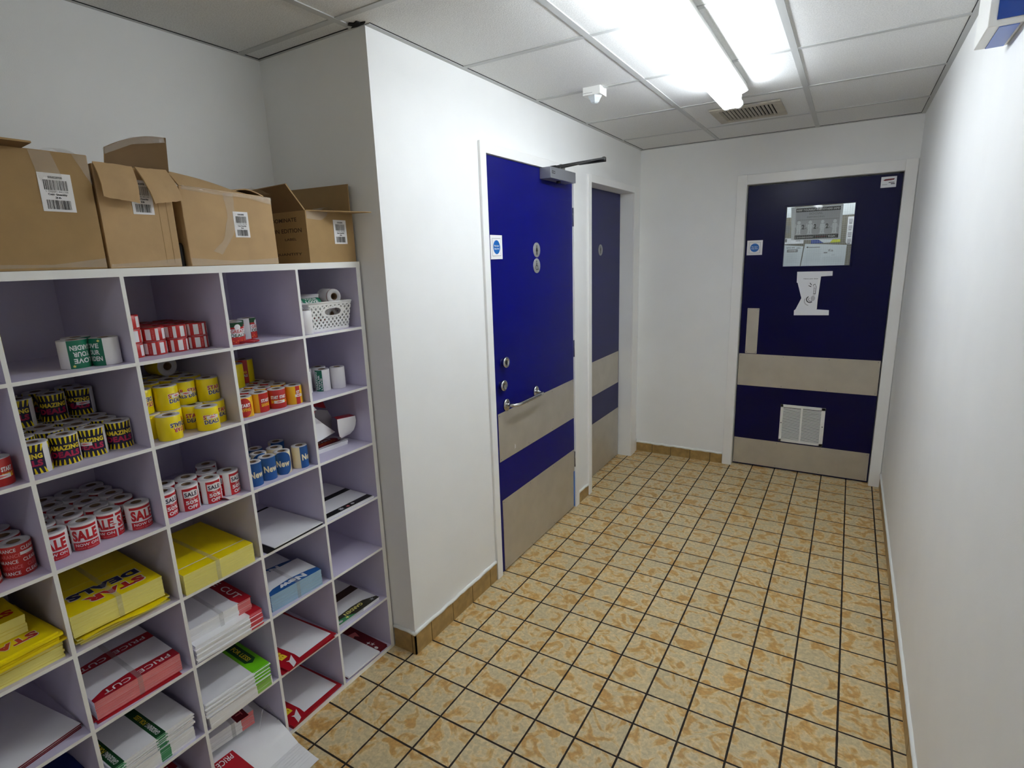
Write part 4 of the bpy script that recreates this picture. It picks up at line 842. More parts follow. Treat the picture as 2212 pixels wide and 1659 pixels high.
# ================================================================== BASKET (top right compartment)
bk = empty('plastic_basket', (-0.205, 1.0, top(1)), label='white plastic lattice basket holding spare rolls', cat='basket')
def basket():
    zb = top(1); h = 0.098; x0, x1, y0, y1 = -0.34, -0.155, 0.900, 1.064   # bottom; flares upward
    fl = 0.012
    # front & back walls as lattice: two families of diagonal ribs, plus rim, base band and handle ring
    m = MB()
    def P(face, u, v):   # u 0..1 across, v 0..1 up
        f = fl*v
        if face == 'f': return Vector((x1+f, (y0-f)+(y1-y0+2*f)*u, zb+h*v))
        if face == 'b': return Vector((x0-f, (y0-f)+(y1-y0+2*f)*u, zb+h*v))
        if face == 'l': return Vector((x1+f-(x1-x0+2*f)*u, y0-f, zb+h*v))
        return Vector((x1+f-(x1-x0+2*f)*u, y1+f, zb+h*v))
    N_ = {'f': Vector((1, 0, 0)), 'b': Vector((-1, 0, 0)), 'l': Vector((0, -1, 0)), 'r': Vector((0, 1, 0))}
    for face in 'fblr':
        n = N_[face]*0.0016
        nu, nv = 110, 60
        def solid(u, v):
            if v < 0.10 or v > 0.90: return True
            if face in 'fb':
                du = (u-0.56)/0.235 if face == 'f' else (u-0.5)/0.22; dv = (v-0.66)/0.15
                r = abs(du)**2.6+abs(dv)**2.6
                if r < 0.62: return False
                if r < 1.45: return True
            kk = 10.0 if face in 'fb' else 8.0; a = (u*kk+v*5.0) % 1.0; b = (u*kk-v*5.0) % 1.0
            return not (0.27 < a < 0.80 and 0.27 < b < 0.80)
        vs = []; fs = []
        for i in range(nu+1):
            for j in range(nv+1): vs.append(P(face, i/nu, j/nv)+n); 
        k = len(vs)
        for i in range(nu+1):
            for j in range(nv+1): vs.append(P(face, i/nu, j/nv)-n)
        S_ = [[solid((i+.5)/nu, (j+.5)/nv) for j in range(nv)] for i in range(nu)]
        for i in range(nu):
            for j in range(nv):
                if not S_[i][j]: continue
                a_ = i*(nv+1)+j; b_ = (i+1)*(nv+1)+j
                fs.append((a_, b_, b_+1, a_+1)); fs.append((k+a_+1, k+b_+1, k+b_, k+a_))
                if i == 0 or not S_[i-1][j]: fs.append((a_, a_+1, k+a_+1, k+a_))
                if i == nu-1 or not S_[i+1][j]: fs.append((b_+1, b_, k+b_, k+b_+1))
                if j == 0 or not S_[i][j-1]: fs.append((b_, a_, k+a_, k+b_))
                if j == nv-1 or not S_[i][j+1]: fs.append((a_+1, b_+1, k+b_+1, k+a_+1))
        m.add(vs, fs, 'white_plastic')
    child(m, 'basket_lattice', bk)
    m = MB(); f = fl
    c = [(x1+f, y0-f), (x1+f, y1+f), (x0-f, y1+f), (x0-f, y0-f)]
    P_ = [(*c[0], zb+h), (*c[1], zb+h), (*c[2], zb+h), (*c[3], zb+h), (*c[0], zb+h)]
    m.tube(P_, 0.0035, 'white_plastic', n=8)
    child(m, 'basket_rim', bk)
    m = MB(); m.box((x0, y0, zb), (x1, y1, zb+0.003), 'white_plastic'); child(m, 'basket_floor', bk)
basket()
P_wr = roll_proto('white_red_end', 0.027, 0.075, 'label_white', [('r', -0.08, 0.070, 0.08, 0.073, 'red_dark', 1), ('r', -0.02, 0.01, 0.02, 0.04, 'red_dark', 1)])
P_gb = roll_proto('green_text', 0.027, 0.075, 'label_white', [('r', -0.03, 0.001, 0.03, 0.074, 'green', 1)]+[('t', -0.016+0.011*i, 0.012, -0.007+0.011*i, 0.062, ['GARDEN', 'YOUR', 'LOVE'][i], 'label_white', 2, 0.03, 90) for i in range(3)])
P_rb = roll_proto('red_print', 0.027, 0.075, 'label_white', [('r', -0.035, 0.01, 0.035, 0.068, 'red_ink', 1), ('e', 0.0, 0.03, 0.012, 0.012, 'orange', 2), ('e', 0.012, 0.05, 0.008, 0.008, 'label_white', 2)])
hpi = math.pi/2
place(P_wr, -0.238, 1.036, top(1)+0.115, 0, 'white roll with dark red end ring lying on its side on top of the basket', lying=(0, hpi, math.radians(-12)))
place(P_gb, -0.205, 0.900, top(1)+0.088, 0, 'green lettered roll lying across the left of the basket', lying=(-hpi, -1.0, math.radians(-4)))
place(P_rb, -0.290, 0.965, top(1)+0.098, 0, 'red printed roll lying in the middle of the basket', lying=(0, hpi, math.radians(40)))
place(P_rb, -0.250, 0.995, top(1)+0.050, 0, 'red printed roll at the bottom of the basket seen through its handle hole', lying=(0, hpi, math.radians(15)))
place(P_w, -0.148, 0.8685, top(1), 0, 'plain white roll standing left of the basket beside the divider')

# ================================================================== CARD BUNDLES
def bundle(cx, cy, z0, w, d, h, n, label, group=None, rz=0.0, side='sheet_edge', top_m='sheet', elems=(), orient='rev', jit=0.0015, straps=(), bands=(), side_other=None, curl=0.0, fan=(0, 0), name='card_bundle', cat='card bundle', strap_x=None, seed=1):
    """stack of printed cards; local x = depth (front +), y = width. bands: [(u0,u1,mat)] colours seen in the front edge"""
    rnd = random.Random(seed+int(abs(cx*1000))+int(cy*977)); root = empty(name, (cx, cy, z0), math.radians(rz), label, cat, group)
    m = MB(); t = h/n
    for i in range(n):
        jx = rnd.uniform(-jit, jit)+fan[0]*(i/n-0.5); jy = rnd.uniform(-jit, jit)+fan[1]*(i/n-0.5)
        x0, x1, y0, y1 = -d/2+jx, d/2+jx, -w/2+jy, w/2+jy; za = t*i+(0.0002 if i else 0); zt = t*(i+1)
        K = [(0.0, 1.0, side)] if not bands else []
        if bands:
            p = 0.0
            for a, b, mt in bands:
                if a > p: K.append((p, a, side))
                K.append((a, b, mt)); p = b
            if p < 1: K.append((p, 1.0, side))
        for a, b, mt in K: m.add([(x1, y0+(y1-y0)*a, za), (x1, y0+(y1-y0)*b, za), (x1, y0+(y1-y0)*b, zt), (x1, y0+(y1-y0)*a, zt)], [(0, 1, 2, 3)], mt)
        so = side_other or side
        m.add([(x0, y0, za), (x1, y0, za), (x1, y1, za), (x0, y1, za), (x0, y0, zt), (x1, y0, zt), (x1, y1, zt), (x0, y1, zt)], [(0, 1, 5, 4), (2, 3, 7, 6), (3, 0, 4, 7), (0, 3, 2, 1)], so)
        m.add([(x0, y0, zt), (x1, y0, zt), (x1, y1, zt), (x0, y1, zt)], [(0, 1, 2, 3)], top_m)
    if elems:
        e = 0.0003
        if orient == 'rev': mp = lambda u, v, ly: (-d/2+jx+v, w/2+jy-u, h+e*ly)
        elif orient == 'out': mp = lambda u, v, ly: (-d/2+jx+u, -w/2+jy+v, h+e*ly)
        elif orient == 'in': mp = lambda u, v, ly: (d/2+jx-u, w/2+jy-v, h+e*ly)
        decorate(m, elems, mp)
    c = m.build('cards'); c.parent = root
    for s in straps:      # bands of clear strapping running front to back at width fraction s
        m = MB(); y = -w/2+w*s; q = 0.0012+jit; sw = 0.006
        m.box((-d/2-q, y-sw, h+0.0012), (d/2+q, y+sw, h+0.0018), 'strap'); m.box((d/2+q, y-sw, 0), (d/2+q+0.0005, y+sw, h+0.0018), 'strap')
        o = m.build('strap'); o.parent = root
    if strap_x is not None:   # strap across the width at depth fraction
        m = MB(); x = -d/2+d*strap_x; q = 0.0012+jit; sw = 0.005
        m.box((x-sw, -w/2-q, h+0.0012), (x+sw, w/2+q, h+0.0018), 'strap'); m.box((x-sw, w/2+q, 0), (x+sw, w/2+q+0.0005, h), 'strap')
        o = m.build('strap'); o.parent = root
    return root
W = 0.210
def mid(k): return (SV[k]+SV[k+1])/2
# STAR DEALS yellow cards
def star_big(w, d, v0=None):
    E = []
    dv = 0.045
    for ex, mt1, mt2, ly, b in ((0.003, 'label_white', 'label_white', 2, 0.08), (0.0, 'red_ink', 'navy_ink', 3, 0.06)):
        E += [('t', 0.028-ex, d-0.060-ex, 0.162+ex, d-0.026+ex, 'STAR', mt1, ly, b), ('t', 0.022-ex, d-0.110-ex, 0.184+ex, d-0.076+ex, 'DEALS', mt2, ly, b)]
    E.append(('r', 0, d-0.152, w, d-0.149, 'yellow_pale', 1))
    return E
c1 = 2; zz = top(4)
bundle(-0.285, mid(c1)+0.002, zz, 0.212, 0.290, 0.018, 4, 'loose lower layer of yellow cards under the STAR DEALS bundle', 'yellow cards', side='yellow_pale', top_m='yellow', jit=0.006, rz=-1.5, name='card_pile', cat='cards')
m = MB(); gq = [[(-0.145+0.030*i/5-0.0, 0.098+0.195*j/10, zz+0.0195+(0.006*math.sin(j*0.62)+0.004)*(i/5)) for j in range(11)] for i in range(6)]
m.sheet(gq, 'yellow', 'yellow_pale', t=0.0008); tag(m.build('curled_card'), 'curled yellow card poking out under the STAR DEALS bundle', 'card', 'yellow cards')
bundle(-0.285, mid(c1)-0.004, zz+0.0258, W, 0.297, 0.058, 16, 'thick yellow STAR DEALS card bundle with clear strap', 'yellow cards', side='yellow_pale', top_m='yellow', elems=star_big(W, 0.297), straps=(0.50,), jit=0.0004, rz=-2)
# plain yellow bundle
bundle(-0.263, mid(3)-0.004, zz, 0.212, 0.297, 0.062, 16, 'thick yellow card bundle with white line across the top and clear strap', 'yellow cards', side='yellow_pale', top_m='yellow', elems=[('r', 0, 0.250, W+0.002, 0.254, 'paper', 1)], straps=(0.46,), jit=0.0004, rz=-1)
bundle(-0.275, mid(1)+0.012, zz, 0.205, 0.29, 0.045, 7, 'pale yellow card bundle, lowest at the left edge of the picture', 'yellow cards', side='yellow_pale', top_m='yellow', jit=0.0015)
bundle(-0.262, mid(1)+0.002, zz+0.045, 0.205, 0.297, 0.032, 6, 'loose yellow STAR DEALS cards with ragged corners, middle of the left pile', 'yellow cards', side='yellow', top_m='yellow', elems=[('t', 0.024, 0.24, 0.13, 0.268, 'STAR', 'red_ink', 3, 0.05), ('t', 0.022, 0.238, 0.132, 0.270, 'STAR', 'label_white', 2, 0.08)], jit=0.009, rz=4)
bundle(-0.315, mid(1)-0.022, zz+0.079, 0.190, 0.27, 0.045, 6, 'yellow STAR DEALS card bundle on top of the left pile', 'yellow cards', side='yellow_pale', top_m='yellow', elems=[('t', 0.010, 0.215, 0.12, 0.245, 'STAR', 'red_ink', 3, 0.05)], jit=0.0012)
# PRICE CUT
zz = top(5)
def price_cut(w, d):
    E = []
    for v in (d-0.040, d-0.188):
        E += [('p', [(0, v), (w*0.55, v-0.004), (w*0.85, v+0.006), (w, v+0.024), (w, v+0.040), (0, v+0.040)], 'card_red', 1), ('t', 0.018, v+0.011, 0.098, v+0.029, 'PRICE', 'label_white', 2, 0.01), ('t', 0.118, v+0.013, 0.182, v+0.031, 'CUT', 'label_white', 2, 0.01)]
    return E
bundle(-0.280, mid(2)-0.006, zz, 0.205, 0.30, 0.004, 2, 'loose red cards under the PRICE CUT bundle', 'red and white cards', side='card_red', top_m='card_red', jit=0.006, rz=-3, name='card_pile', cat='cards')
bundle(-0.283, mid(2)+0.002, zz+0.004, W, 0.297, 0.052, 14, 'white card bundle with two red PRICE CUT bands and clear strap', 'red and white cards', side='pink_edge', side_other='sheet_edge', top_m='sheet', elems=price_cut(W, 0.297), straps=(0.50,), jit=0.0004, rz=-1.5)
# CUT stack, loose
def cut_side(w, d): return [('p', [(0, w-0.075), (0.04, w-0.050), (0.15, w-0.046), (0.26, w-0.048), (d, w-0.042), (d, w), (0, w)], 'card_red', 1), ('t', 0.165, w-0.035, 0.265, w-0.012, 'CUT', 'label_white', 2, 0.01), ('t', 0.02, w-0.035, 0.14, w-0.012, 'PRICE', 'label_white', 2, 0.01)]
bundle(-0.262, mid(3)-0.004, zz, W, 0.297, 0.055, 10, 'loose white cards with red edge, lower part of the CUT pile', 'red and white cards', bands=((0.80, 1.0, 'red_edge'),), jit=0.0035, elems=[('r', 0, W-0.042, 0.297, W, 'card_red', 1)], orient='out', rz=-2, name='card_pile', cat='cards')
bundle(-0.292, mid(3)-0.012, zz+0.055, 0.200, 0.297, 0.042, 7, 'strapped white card bundle with red CUT band, upper part of the CUT pile', 'red and white cards', bands=((0.79, 1.0, 'pink_edge'),), jit=0.0012, elems=cut_side(0.205, 0.297), orient='out', straps=(0.52,), rz=-3)
# NEW stack
def new_lab(w, d):
    E = []
    for v in (d-0.040, d-0.170):
        E += [('p', [(0, v+0.012), (0.03, v+0.004), (w*0.5, v-0.004), (w*0.85, v+0.006), (w, v+0.022), (w, v+0.040), (0, v+0.040)], 'new_blue', 1), ('t', 0.050, v+0.006, 0.150, v+0.034, 'New', 'label_white', 2, 0.06)]
    return E
bundle(-0.352, mid(4)-0.008, zz, 0.200, 0.150, 0.046, 9, 'white and blue NEW card bundle at the back, half hidden by the front one', 'blue NEW cards', side='blue_edge', side_other='new_blue', top_m='sheet', elems=new_lab(0.200, 0.150)[:2], jit=0.0005, rz=-4)
bundle(-0.200, mid(4)-0.006, zz, 0.196, 0.142, 0.060, 12, 'strapped white and blue NEW card bundle at the front', 'blue NEW cards', side='blue_edge', side_other='new_blue', top_m='sheet', elems=new_lab(0.196, 0.142)[:2], straps=(0.52,), jit=0.0005, rz=-4)
# GARDENING FOR LESS
zz = top(6)
bundle(-0.275, mid(2)-0.004, zz, W, 0.297, 0.040, 7, 'strapped lower bundle of white gardening cards', 'gardening cards', side='sheet_edge', bands=((0.0, 0.10, 'green_edge'), (0.55, 0.68, 'green_edge')), jit=0.0008)
def gard(w, d): return [('r', 0, w-0.150, d, w-0.122, 'green_dark', 1) if False else ('r', 0, 0.074, d, 0.101, 'green_dark', 1), ('t', 0.012, 0.081, 0.075, 0.094, 'GARDENING', 'label_white', 2, 0.02), ('t', 0.080, 0.081, 0.135, 0.094, 'FOR LESS', 'yellow_ink', 2, 0.02),
                        ('r', 0, w-0.030, d, w-0.003, 'green_dark', 1), ('t', 0.012, w-0.023, 0.075, w-0.010, 'GARDENING', 'label_white', 2, 0.02), ('t', 0.080, w-0.023, 0.135, w-0.010, 'FOR LESS', 'yellow_ink', 2, 0.02)]
bundle(-0.275, mid(2)-0.002, zz+0.041, W, 0.297, 0.045, 14, 'loose ragged white cards with dark green GARDENING FOR LESS stripes', 'gardening cards', side='sheet_edge', bands=((0.0, 0.13, 'green_edge'), (0.52, 0.64, 'green_edge')), elems=gard(W, 0.297), orient='in', jit=0.0042, rz=1, name='card_pile', cat='cards')
def forless(w, d): return [('r', 0, w-0.058, d, w, 'lime', 1), ('p', [(0, w-0.048), (d-0.06, w-0.048), (d-0.045, w-0.030), (d-0.06, w-0.012), (0, w-0.012)], 'green_dark', 2), ('t', 0.130, w-0.038, 0.232, w-0.022, 'FOR LESS!', 'yellow_ink', 3, 0.02)]
bundle(-0.262, mid(3)-0.008, zz, W, 0.297, 0.036, 6, 'strapped white and pale green bundle under the FOR LESS cards', 'gardening cards', side='sheet_edge', bands=((0.74, 0.98, 'lime_edge'),), jit=0.0008)
bundle(-0.262, mid(3)-0.004, zz+0.036, W, 0.297, 0.048, 12, 'loose white cards with lime green FOR LESS! band', 'gardening cards', side='sheet_edge', bands=((0.74, 1.0, 'lime'),), elems=forless(W, 0.297), orient='out', jit=0.0045, rz=-3, name='card_pile', cat='cards')
# BIG red cards (two compartments)
def big(w, d):
    """printed with the header band down the left side, read from the front towards the back"""
    return [('p', [(0.016, 0.010), (d, 0.006), (d, w-0.060), (0.05, w-0.066), (0.020, w-0.062)], 'sheet', 1), ('t', 0.062, w-0.047, 0.150, w-0.022, 'BIG', 'yellow_ink', 2, 0.06), ('p', [(0.010, w-0.040), (0.058, w-0.058), (0.040, w-0.036), (0.046, w-0.026), (0.034, w-0.030), (0.0, w-0.020)], 'label_white', 2)]
bundle(-0.262, mid(4)-0.006, top(6), 0.222, 0.30, 0.004, 2, 'lower loose red cards under the upper pile of BIG cards', 'red BIG cards', side='card_red', top_m='card_red', jit=0.003, rz=-1, name='card_pile', cat='cards')
bundle(-0.258, mid(4)-0.002, top(6)+0.005, 0.214, 0.297, 0.006, 3, 'red edged BIG cards poking over the shelf edge, upper of two piles', 'red BIG cards', side='card_red', top_m='card_red', elems=big(0.214, 0.297), orient='in', jit=0.002, rz=3, name='card_pile', cat='cards')
bundle(-0.268, mid(4)-0.002, top(7), 0.222, 0.30, 0.009, 4, 'red edged BIG cards on the bottom board, lower of two piles', 'red BIG cards', side='card_red', top_m='card_red', elems=big(0.222, 0.30), orient='in', jit=0.002, rz=2, name='card_pile', cat='cards')
# dark sheets far left, row 5; blue pack row 6; something below
bundle(-0.29, -0.055, top(5), 0.198, 0.30, 0.012, 3, 'pile of white sheets with thin dark red edge at the left edge of the picture', side='maroon', top_m='sheet', jit=0.001, rz=8, name='sheet_pile', cat='sheets')
bundle(-0.33, -0.015, top(6), 0.16, 0.25, 0.06, 5, 'dark blue card pack in shadow at the bottom left', side='blue_card', top_m='blue_card', jit=0.001, elems=[('t', 0.02, 0.2, 0.14, 0.23, 'GARDEN', 'lime_edge', 2, 0.02)], rz=6)
bundle(-0.285, mid(2), top(7), 0.205, 0.297, 0.035, 6, 'red banded card bundle in the bottom compartment below the gardening cards', side='pink_edge', top_m='sheet', elems=price_cut(0.205, 0.297), jit=0.001)
# white cards, right hand columns
zz = top(4)
m_ = lambda *a, **k: bundle(*a, **k)
bundle(-0.272, mid(4), zz, 0.225, 0.31, 0.003, 1, 'black card peeping out under the white sheet, third column', side='black', top_m='black', jit=0, rz=1, name='black_card', cat='card')
bundle(-0.262, mid(4)+0.015, zz+0.0045, 0.200, 0.285, 0.003, 1, 'large plain white sheet lying on a black card', side='sheet_edge', jit=0, rz=1.5, name='white_sheet', cat='card')
def blackband(w, d): return [('r', 0, d-0.040, w, d-0.008, 'black', 1), ('r', 0, d-0.165, w, d-0.135, 'black', 1), ('p', star_pts(w-0.085, d-0.024, 0.013, 7, 0.5), 'poster_grey', 2), ('p', star_pts(w-0.115, d-0.022, 0.010, 5, 0.4), 'pink_edge', 2), ('e', w-0.14, d-0.024, 0.008, 0.006, 'poster_grey', 2), ('p', star_pts(w-0.045, d-0.16, 0.010, 5, 0.4), 'poster_grey', 2)]
bundle(-0.268, mid(5), zz, 0.228, 0.29, 0.006, 3, 'white cards with two black printed bands, rightmost column', side='sheet_edge', jit=0.0015, elems=blackband(0.228, 0.29), rz=-1, name='card_pile', cat='cards')
def gsign(w, d): return [('r', 0, d-0.17, w, d-0.125, 'brown_print', 1), ('p', [(0, d-0.018), (0.05, d-0.045), (w*0.5, d-0.050), (w-0.03, d-0.045), (w, d-0.03), (w, d), (0, d)], 'soil_print', 1), ('t', 0.065, d-0.040, 0.155, d-0.022, 'GARDEN', 'yellow_pale', 2, 0.03), ('p', [(w-0.06, d-0.020), (w, d-0.030), (w, d), (w-0.09, d)], 'green_edge', 2),
                         ('p', star_pts(w-0.055, d-0.012, 0.010, 5, 0.35), 'yellow_pale', 3), ('p', star_pts(0.025, d-0.016, 0.012, 6, 0.3), 'poster_grey', 3), ('e', w-0.02, d-0.012, 0.012, 0.006, 'poster_grey', 3)]
bundle(-0.285, mid(5)-0.006, top(6), 0.212, 0.30, 0.012, 4, 'white cards with brown stripe and dark leafy GARDEN band, rightmost column', side='sheet_edge', bands=((0.0, 0.6, 'poster_grey'),), jit=0.0015, elems=gsign(0.212, 0.30), rz=-1, name='card_pile', cat='cards')
bundle(-0.282, mid(5)+0.006, top(7), 0.215, 0.31, 0.008, 3, 'dark red cards with white splash marks, bottom right compartment', side='maroon', top_m='maroon', jit=0.002, rz=-2, name='card_pile', cat='cards',
       elems=[('p', [(0.12, 0.165), (0.16, 0.16), (0.15, 0.18), (0.17, 0.19), (0.13, 0.20)], 'pink_edge', 1), ('p', star_pts(0.255, 0.185, 0.012, 5, 0.3), 'label_white', 1), ('p', star_pts(0.235, 0.180, 0.012, 4, 0.3), 'label_white', 1), ('e', 0.285, 0.178, 0.010, 0.006, 'label_white', 1)], orient='out')
bundle(-0.258, mid(5)-0.022, top(7)+0.009, 0.165, 0.285, 0.006, 3, 'white sheets fanned over the dark red cards, bottom right compartment', side='sheet_edge', jit=0.002, rz=-1, name='sheet_pile', cat='sheets')
# spilled bundle, bottom of third column
root = bundle(-0.318, mid(3)-0.020, top(7)+0.076, 0.175, 0.26, 0.052, 8, 'strapped red and white card bundle resting on the spilled cards', 'spilled cards', bands=((0.76, 1.0, 'pink_edge'),), jit=0.0012, elems=[('r', 0, 0.115, 0.27, 0.155, 'maroon', 1), ('t', 0.17, 0.125, 0.25, 0.145, 'CUT', 'pink_edge', 2, 0.01)], orient='out', straps=(0.6,), rz=-6)
m = MB(); m.sheet([[(-0.14+0.05*i, 0.338+0.032*j+0.004*i, top(7)+0.085-0.012*i-0.002*j) for j in range(3)] for i in range(3)], 'card_red', 'sheet', t=0.001); decorate(m, [('t', 0.0, 0.0, 0.07, 0.02, 'PRICE', 'label_white', 1, 0.01)], lambda u, v, ly: (-0.13+v, 0.39-u*0.7, top(7)+0.0855-0.24*v+0.001)); tag(m.build('red_card'), 'red card with white letters at the lower left of the spilled cards', 'card', 'spilled cards')
root = empty('spilled_cards', (-0.25, mid(3), top(7)), label='fan of white cards slumping out of the bottom compartment onto the floor', cat='cards', group='spilled cards')
rnd = random.Random(5)
for k in range(13):
    m = MB(); f = k/12.0
    xr = -0.012+0.062*(1-f)**1.0-0.055*f; zf = 0.0; g = []
    for i in range(10):
        s = i/9.0; x = -0.40+(xr+0.40)*s-0.10*f*(1-s)*0
        prof = (1-s)**0.8
        zz_ = 0.004+(0.020+0.052*f)*(1-max(0, (s-0.30)/0.70)**1.25) if s > 0.3 else 0.024+0.052*f
        base = 0.0 if x > SX+0.004 else top(7)
        zz_ = max(zz_, base+0.0012+0.0042*k if x < SX+0.03 else base+0.0012+0.0022*k)
        row = []
        for j in range(5):
            y = mid(3)-0.108+0.216*j/4+(0.012*f+rnd.uniform(-.0004, .0004))+0.030*s*(0.3-f*0.5)
            row.append((x+0.0, min(max(y, SV[3]+0.008), SV[4]-0.008) if x < SX+0.012 else y, zz_))
        g.append(row)
    m.sheet(g, 'sheet', 'sheet', t=0.0010); child(m, 'card', root)
m = MB(); P = [(-0.165, 0.506, 0.035), (-0.15, 0.508, 0.10), (-0.16, 0.53, 0.135), (-0.17, 0.555, 0.13), (-0.15, 0.567, 0.08), (-0.13, 0.568, 0.03)]
PP = []
for i in range(len(P)-1):
    for k in range(4): PP.append(tuple(P[i][q]*(1-k/4)+P[i+1][q]*k/4 for q in range(3)))
PP.append(P[-1]); m.tube(PP, 0.0014, 'strap', n=6); tag(m.build('loose_strap'), 'loose snapped clear strap curling up from the spilled cards', 'strap')
# ---- curled posters in the third row right
zc = top(3)
bundle(-0.275, 0.968, zc, 0.150, 0.160, 0.016, 2, 'two thin white boards under the curled posters', side='sheet_edge', jit=0.003, rz=-3, name='board_pile', cat='boards')
m = MB(); zz = zc+0.018
m.sheet([[(-0.195-0.13*j/5, 0.895+0.15*i/6, zz+0.002+0.002*math.sin(i*0.9)) for j in range(6)] for i in range(7)], 'sheet', 'sheet', t=0.0008)
decorate(m, [('e', 0.072, 0.036, 0.056, 0.034, 'red_dark', 1), ('t', 0.034, 0.040, 0.110, 0.056, 'START', 'label_white', 2, 0.05), ('t', 0.036, 0.018, 0.108, 0.035, 'SAVING', 'orange', 2, 0.05), ('r', 0.002, 0.001, 0.12, 0.012, 'maroon', 2)], lambda u, v, ly: (-0.197-v, 0.893+u, zz+0.0046+0.0004*ly), cut=0.01)
tag(m.build('printed_poster'), 'white poster with red oval print lying on the boards', 'poster', 'curled posters')
def quadgrid(rows, n=8):
    g = []
    for a, b in rows: g.append([tuple(a[q]*(1-k/n)+b[q]*k/n for q in range(3)) for k in range(n+1)])
    return g
m = MB(); R_ = [((-0.170, 0.990, 0.957), (-0.200, 1.030, 0.946)), ((-0.168, 0.981, 0.966), (-0.194, 1.055, 0.952)), ((-0.166, 0.977, 0.982), (-0.190, 1.072, 0.964)), ((-0.165, 0.975, 0.998), (-0.188, 1.081, 0.982)), ((-0.165, 0.975, 1.016), (-0.187, 1.084, 1.000)), ((-0.166, 0.976, 1.034), (-0.188, 1.083, 1.018))]
m.sheet(quadgrid(R_), 'red_dark', 'sheet', t=0.0008)
m.sheet(quadgrid([((-0.167, 0.976, 1.0345), (-0.189, 1.083, 1.0185)), ((-0.190, 0.985, 1.037), (-0.215, 1.080, 1.022)), ((-0.21, 0.99, 1.033), (-0.235, 1.078, 1.018))]), 'red_dark', 'red_dark', t=0.0008)
tag(m.build('curled_poster'), 'white poster end curling up at the right with a thin red top edge', 'poster', 'curled posters')
m = MB(); m.sheet(quadgrid([((-0.215, 0.846, 1.095), (-0.215, 0.846, 0.957)), ((-0.212, 0.905, 1.064), (-0.200, 0.885, 0.960)), ((-0.208, 0.945, 1.022), (-0.195, 0.915, 0.966)), ((-0.200, 0.990, 0.977), (-0.192, 0.935, 0.972))], 6), 'sheet', 'sheet', t=0.0009)
tag(m.build('folded_poster'), 'pale poster leaning down from the divider at the left', 'poster', 'curled posters')
m = MB(); m.sheet(quadgrid([((-0.235, 0.885, 1.092), (-0.235, 0.890, 1.02)), ((-0.230, 0.940, 1.074), (-0.228, 0.940, 1.00)), ((-0.225, 0.985, 1.060), (-0.222, 0.972, 0.995)), ((-0.225, 1.000, 1.034), (-0.222, 0.992, 0.985))], 6), 'sheet', 'sheet_dark', t=0.0009)
tag(m.build('folded_poster'), 'grey-white poster behind the leaning one with a notched right edge', 'poster', 'curled posters')
m = MB(); m.sheet(quadgrid([((-0.255, 0.848, 1.125), (-0.24, 0.848, 1.095)), ((-0.27, 0.93, 1.118), (-0.245, 0.925, 1.088)), ((-0.29, 1.02, 1.085), (-0.25, 1.000, 1.062))], 5), 'sheet_dark', 'red_dark', t=0.0009)  # shade put into this flap's grey colour
tag(m.build('folded_poster'), 'poster flap coloured dark for shadow at the top left behind the others', 'poster', 'curled posters')
m = MB(); m.prism([(-0.205, 0.846, 1.128), (-0.205, 0.905, 1.103), (-0.203, 0.922, 1.080), (-0.203, 0.846, 1.082)], (-0.001, 0, 0), 'sheet'); m.prism([(-0.204, 0.846, 1.081), (-0.204, 0.915, 1.078), (-0.203, 0.908, 1.064), (-0.203, 0.846, 1.064)], (-0.001, 0, 0), 'red_dark')
tag(m.build('poster_corner'), 'white poster corner with red edge peeping out at the top left', 'poster', 'curled posters')

# ================================================================== CARTONS ON TOP
def barcode(m, M, w, h, lines, small=False):
    """shipping label: lines of text and two barcodes. M maps u,v"""
    mp = lambda u, v, ly: tuple(M @ Vector((u, v, 0.0012+0.0003*ly)))
    m.box((-w/2, -h/2, 0), (w/2, h/2, 0.0011), 'label_white', M=M)
    rnd = random.Random(11); E = []
    for v0, v1 in ((h*0.06, h*0.32), (-h*0.44, -h*0.2)):
        u = -w*0.36
        while u < w*0.36:
            b = rnd.choice([0.6, 1.0, 1.6, 2.2])*w*0.012; E.append(('r', u, v0, u+b, v1, 'print_black', 1)); u += b+rnd.choice([0.8, 1.2, 2.0])*w*0.012
    E += [('t', -w*0.2, h*0.36, w*0.22, h*0.42, '0358528908', 'print_black', 1, 0.03), ('t', -w*0.34, h*0.0, w*0.34, h*0.04, '5 030481 882108', 'print_grey', 1), ('t', -w*0.28, -h*0.09, w*0.3, -h*0.025, 'Case Quantity', 'print_black', 1, 0.04), ('t', -w*0.08, -h*0.16, w*0.10, -h*0.11, '36', 'print_black', 1, 0.04)]
    decorate(m, E, mp)
def carton(name, loc, label, group='cardboard cartons on top of the shelving'): return empty(name, loc, label=label, cat='box', group=group)
def cshell(m, x0, x1, y0, y1, z0, z1, mt='cardboard', t=0.004, openz=True):
    m.box((x1-t, y0, z0), (x1, y1, z1), mt); m.box((x0, y0, z0), (x0+t, y1, z1), mt)
    m.box((x0+t, y0, z0), (x1-t, y0+t, z1), mt); m.box((x0+t, y1-t, z0), (x1-t, y1, z1), mt); m.box((x0+t, y0+t, z0), (x1-t, y1-t, z0+t), mt)
    if not openz: m.box((x0+t, y0+t, z1-t), (x1-t, y1-t, z1), mt)
def flapm(m, pts, mt='cardboard', back='cardboard_in', t=0.004):
    a, b, c = Vector(pts[0]), Vector(pts[1]), Vector(pts[2]); n = (b-a).cross(c-b).normalized()*t
    m.prism(pts, n, mt, 'cardboard')
ZT = 1.6005; FXc = -0.124
